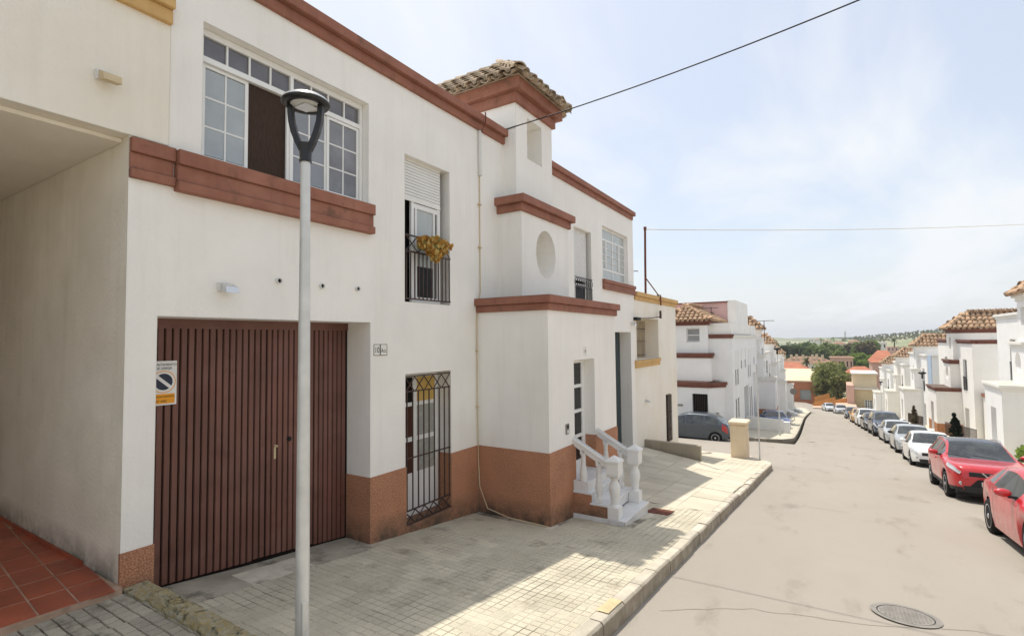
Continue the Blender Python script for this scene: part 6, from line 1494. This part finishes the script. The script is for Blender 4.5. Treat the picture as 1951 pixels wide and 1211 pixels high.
spots = [(1478, 658, 24), (1492, 662, 20), (1508, 655, 26), (1522, 650, 24), (1536, 656, 22), (1550, 652, 26), (1566, 656, 28), (1582, 660, 24), (1598, 658, 26), (1614, 662, 22), (1630, 652, 26), (1646, 646, 30), (1658, 652, 26), (1640, 676, 22), (1620, 676, 20), (1600, 670, 18), (1660, 680, 22)]
TL = ['dark', 'mid', 'dark', 'dark', 'mid', 'mid', 'mid', 'mid', 'mid', 'bright', 'mid', 'brown', 'mid', 'bright', 'mid', 'mid', 'bright']
PLACE = ['leftmost tree of the green belt beyond the long roof', 'pale tree next to the leftmost of the green belt', 'dark conifer-like tree of the green belt', 'dark round tree above the palm', 'green tree right above the palm', 'tall green tree left of the white hill houses', 'green tree under the white hill houses', 'green tree in the middle of the belt', 'green tree left of the radio mast', 'bright tree under the radio mast', 'tall tree right of the radio mast', 'brownish round tree on the slope', 'green tree beside the brownish tree', 'bright green tree above the red roof terrace', 'green tree left of the bright one over the red terrace', 'low green tree above the pink building', 'bright tree touching the bright red roof']
for (px, pt, wd), lf, lab in zip(spots, TL, PLACE):
    Y = 250 if pt < 670 else 215; Y += rnd.uniform(-15, 15); p = at(px, 700, Y); top = at(px, pt, Y).z; h = (top - p.z) * 1.08
    tree('belt_tree', lab, p.x, Y, p.z, h, (wd / 975 * Y * .8, wd / 975 * Y * .7, h * .5), lf, 2200, (.4, 1.0), 16, 'trees beyond the long roof', .3)
def far_hill(name, pts, Y, dep, mat, zb=-16):
    m = MB(); vs = []
    for (px, py) in pts:
        p = at(px, py, Y); vs += [(p.x * .97, Y - dep, zb), (p.x, Y - dep * .35, zb + (p.z - zb) * .72), (p.x, Y, p.z), (p.x * 1.03, Y + dep, zb)]
    m.add(vs, [(4 * i + k, 4 * i + 4 + k, 4 * i + 5 + k, 4 * i + 1 + k) for i in range(len(pts) - 1) for k in range(3)], 0, True); return m.build(name, M[mat], kind='structure')
far_hill('hills', [(-2500, 700), (-900, 690), (300, 668), (900, 660), (1250, 652), (1380, 646), (1430, 643), (1470, 642.2), (1490, 643.4), (1515, 645), (1540, 643.8), (1560, 642.5), (1580, 643.6), (1600, 645), (1700, 648), (2000, 655), (3500, 690), (6000, 760)], 1500, 420, 'hill_green', -40)
far_hill('hill', [(1380, 668), (1480, 662), (1530, 655), (1560, 647), (1600, 646), (1640, 647), (1680, 643), (1720, 638), (1760, 633), (1800, 630), (1900, 626), (2100, 640), (2600, 690)], 720, 240, 'hill_green', -18)
for k, (xl, xr, pe, pg, Y, wm, rm, rd) in enumerate(((1532, 1546, 654, 662, 420, 'far_cream', None, 0), (1541, 1550, 645, 652, 620, 'far_white', None, 0), (1552, 1562, 647, 652, 640, 'far_white', 'roof_brown', 645), (1566, 1584, 650, 655, 600, 'far_cream', 'roof_brown', 648), (1586, 1612, 655, 662, 430, 'far_cream', 'roof_brown', 650), (1616, 1638, 651, 660, 450, 'far_cream', 'roof_brown', 647), (1640, 1664, 655, 664, 420, 'far_white', 'roof_brown', 652), (1664, 1690, 652, 666, 400, 'far_white', None, 0), (1690, 1712, 660, 670, 380, 'pink_far', None, 0))):
    lab = ['cream block at the left end of the houses on the hill', 'small white tower house on the hill', 'little white house with brown roof next to the tower house', 'low cream house on the hill crest', 'wide cream house below the radio mast', 'cream house right of the radio mast', 'white house with brown roof under the olive slope', 'white flat house beneath the olive rows', 'pinkish house at the right end of the hill houses'][k]
    far_house('hill_house', lab, 'house', (xl, xr, pe, pg), Y, 10, wm, rm, rd, 3, 'houses on the hill')
m = MB()
for _ in range(420):
    Y = rnd.uniform(300, 900); px = rnd.uniform(1380, 1780); x = at(px, 650, Y).x; z = ground_z(x, Y)
    hz = -18 + (at(px, 646 if px > 1560 else 655, 720).z + 18) * max(0, 1 - abs(Y - 720) / 240) if Y > 480 and px > 1500 else z
    leaves(m, (x, Y, max(z, hz) + 1.2), (rnd.uniform(1.5, 4), 2, rnd.uniform(1.3, 2.6)), 22, .7, 1.3, 4)
m.build('scrub', M['leaf_mid'], kind='stuff')
p = at(1610, 650, 500); q = MB(); q.tube([p, at(1610, 631, 500)], .35, 5); q.build('radio_mast', M['cast_iron'], label='thin radio mast on the skyline above the hill houses', cat='mast')
m = MB()
for r in range(5):
    for i in range(46):
        px = 1630 + i * 5.2 + rnd.uniform(-1, 1); Y = 600 + r * 22; pz = at(px, 651 - r * 2.4 - (px - 1640) * .105 * .85, Y); leaves(m, pz, (1.6, 1.6, 1.3), 14, .6, 1.1, 3)
m.build('olive_rows', M['leaf_olive'], kind='stuff')

def road_cracks():
    m = MB()
    for pts in (((-1.75, 5.9), (-.9, 6.6), (.1, 6.9), (1.2, 7.5), (2.6, 7.9), (4.0, 8.6)), ((-1.4, 13.2), (-.6, 13.9), (.3, 13.8))):
        P = []
        for (a, b) in zip(pts, pts[1:]):
            for k in range(8): t = k / 8; P.append((a[0] + (b[0] - a[0]) * t + rnd.uniform(-.03, .03), a[1] + (b[1] - a[1]) * t + rnd.uniform(-.03, .03)))
        for (a, b) in zip(P, P[1:]):
            d = Vector((b[0] - a[0], b[1] - a[1], 0)).normalized(); n = Vector((-d.y, d.x, 0)) * rnd.uniform(.004, .009); f = lambda x, y: zr(y) - .012 * abs(x - 1.2) + .003
            m.quad((a[0] - n.x, a[1] - n.y, f(*a)), (a[0] + n.x, a[1] + n.y, f(*a)), (b[0] + n.x, b[1] + n.y, f(*b)), (b[0] - n.x, b[1] - n.y, f(*b)))
    m.build('road_cracks', M['road_crack'], kind='stuff')
road_cracks()
def haze():
    v = bpy.data.materials.new('haze'); v.use_nodes = True; N = v.node_tree.nodes; N.clear()
    o = N.new('ShaderNodeOutputMaterial'); p = N.new('ShaderNodeVolumePrincipled'); p.inputs['Density'].default_value = .0003; p.inputs['Color'].default_value = (.88, .92, .97, 1); p.inputs['Anisotropy'].default_value = .2
    v.node_tree.links.new(p.outputs[0], o.inputs['Volume'])
    m = MB(); m.box(-2900, 2900, -80, 4300, -60, 45); m.build('haze', v, kind='stuff')
haze()
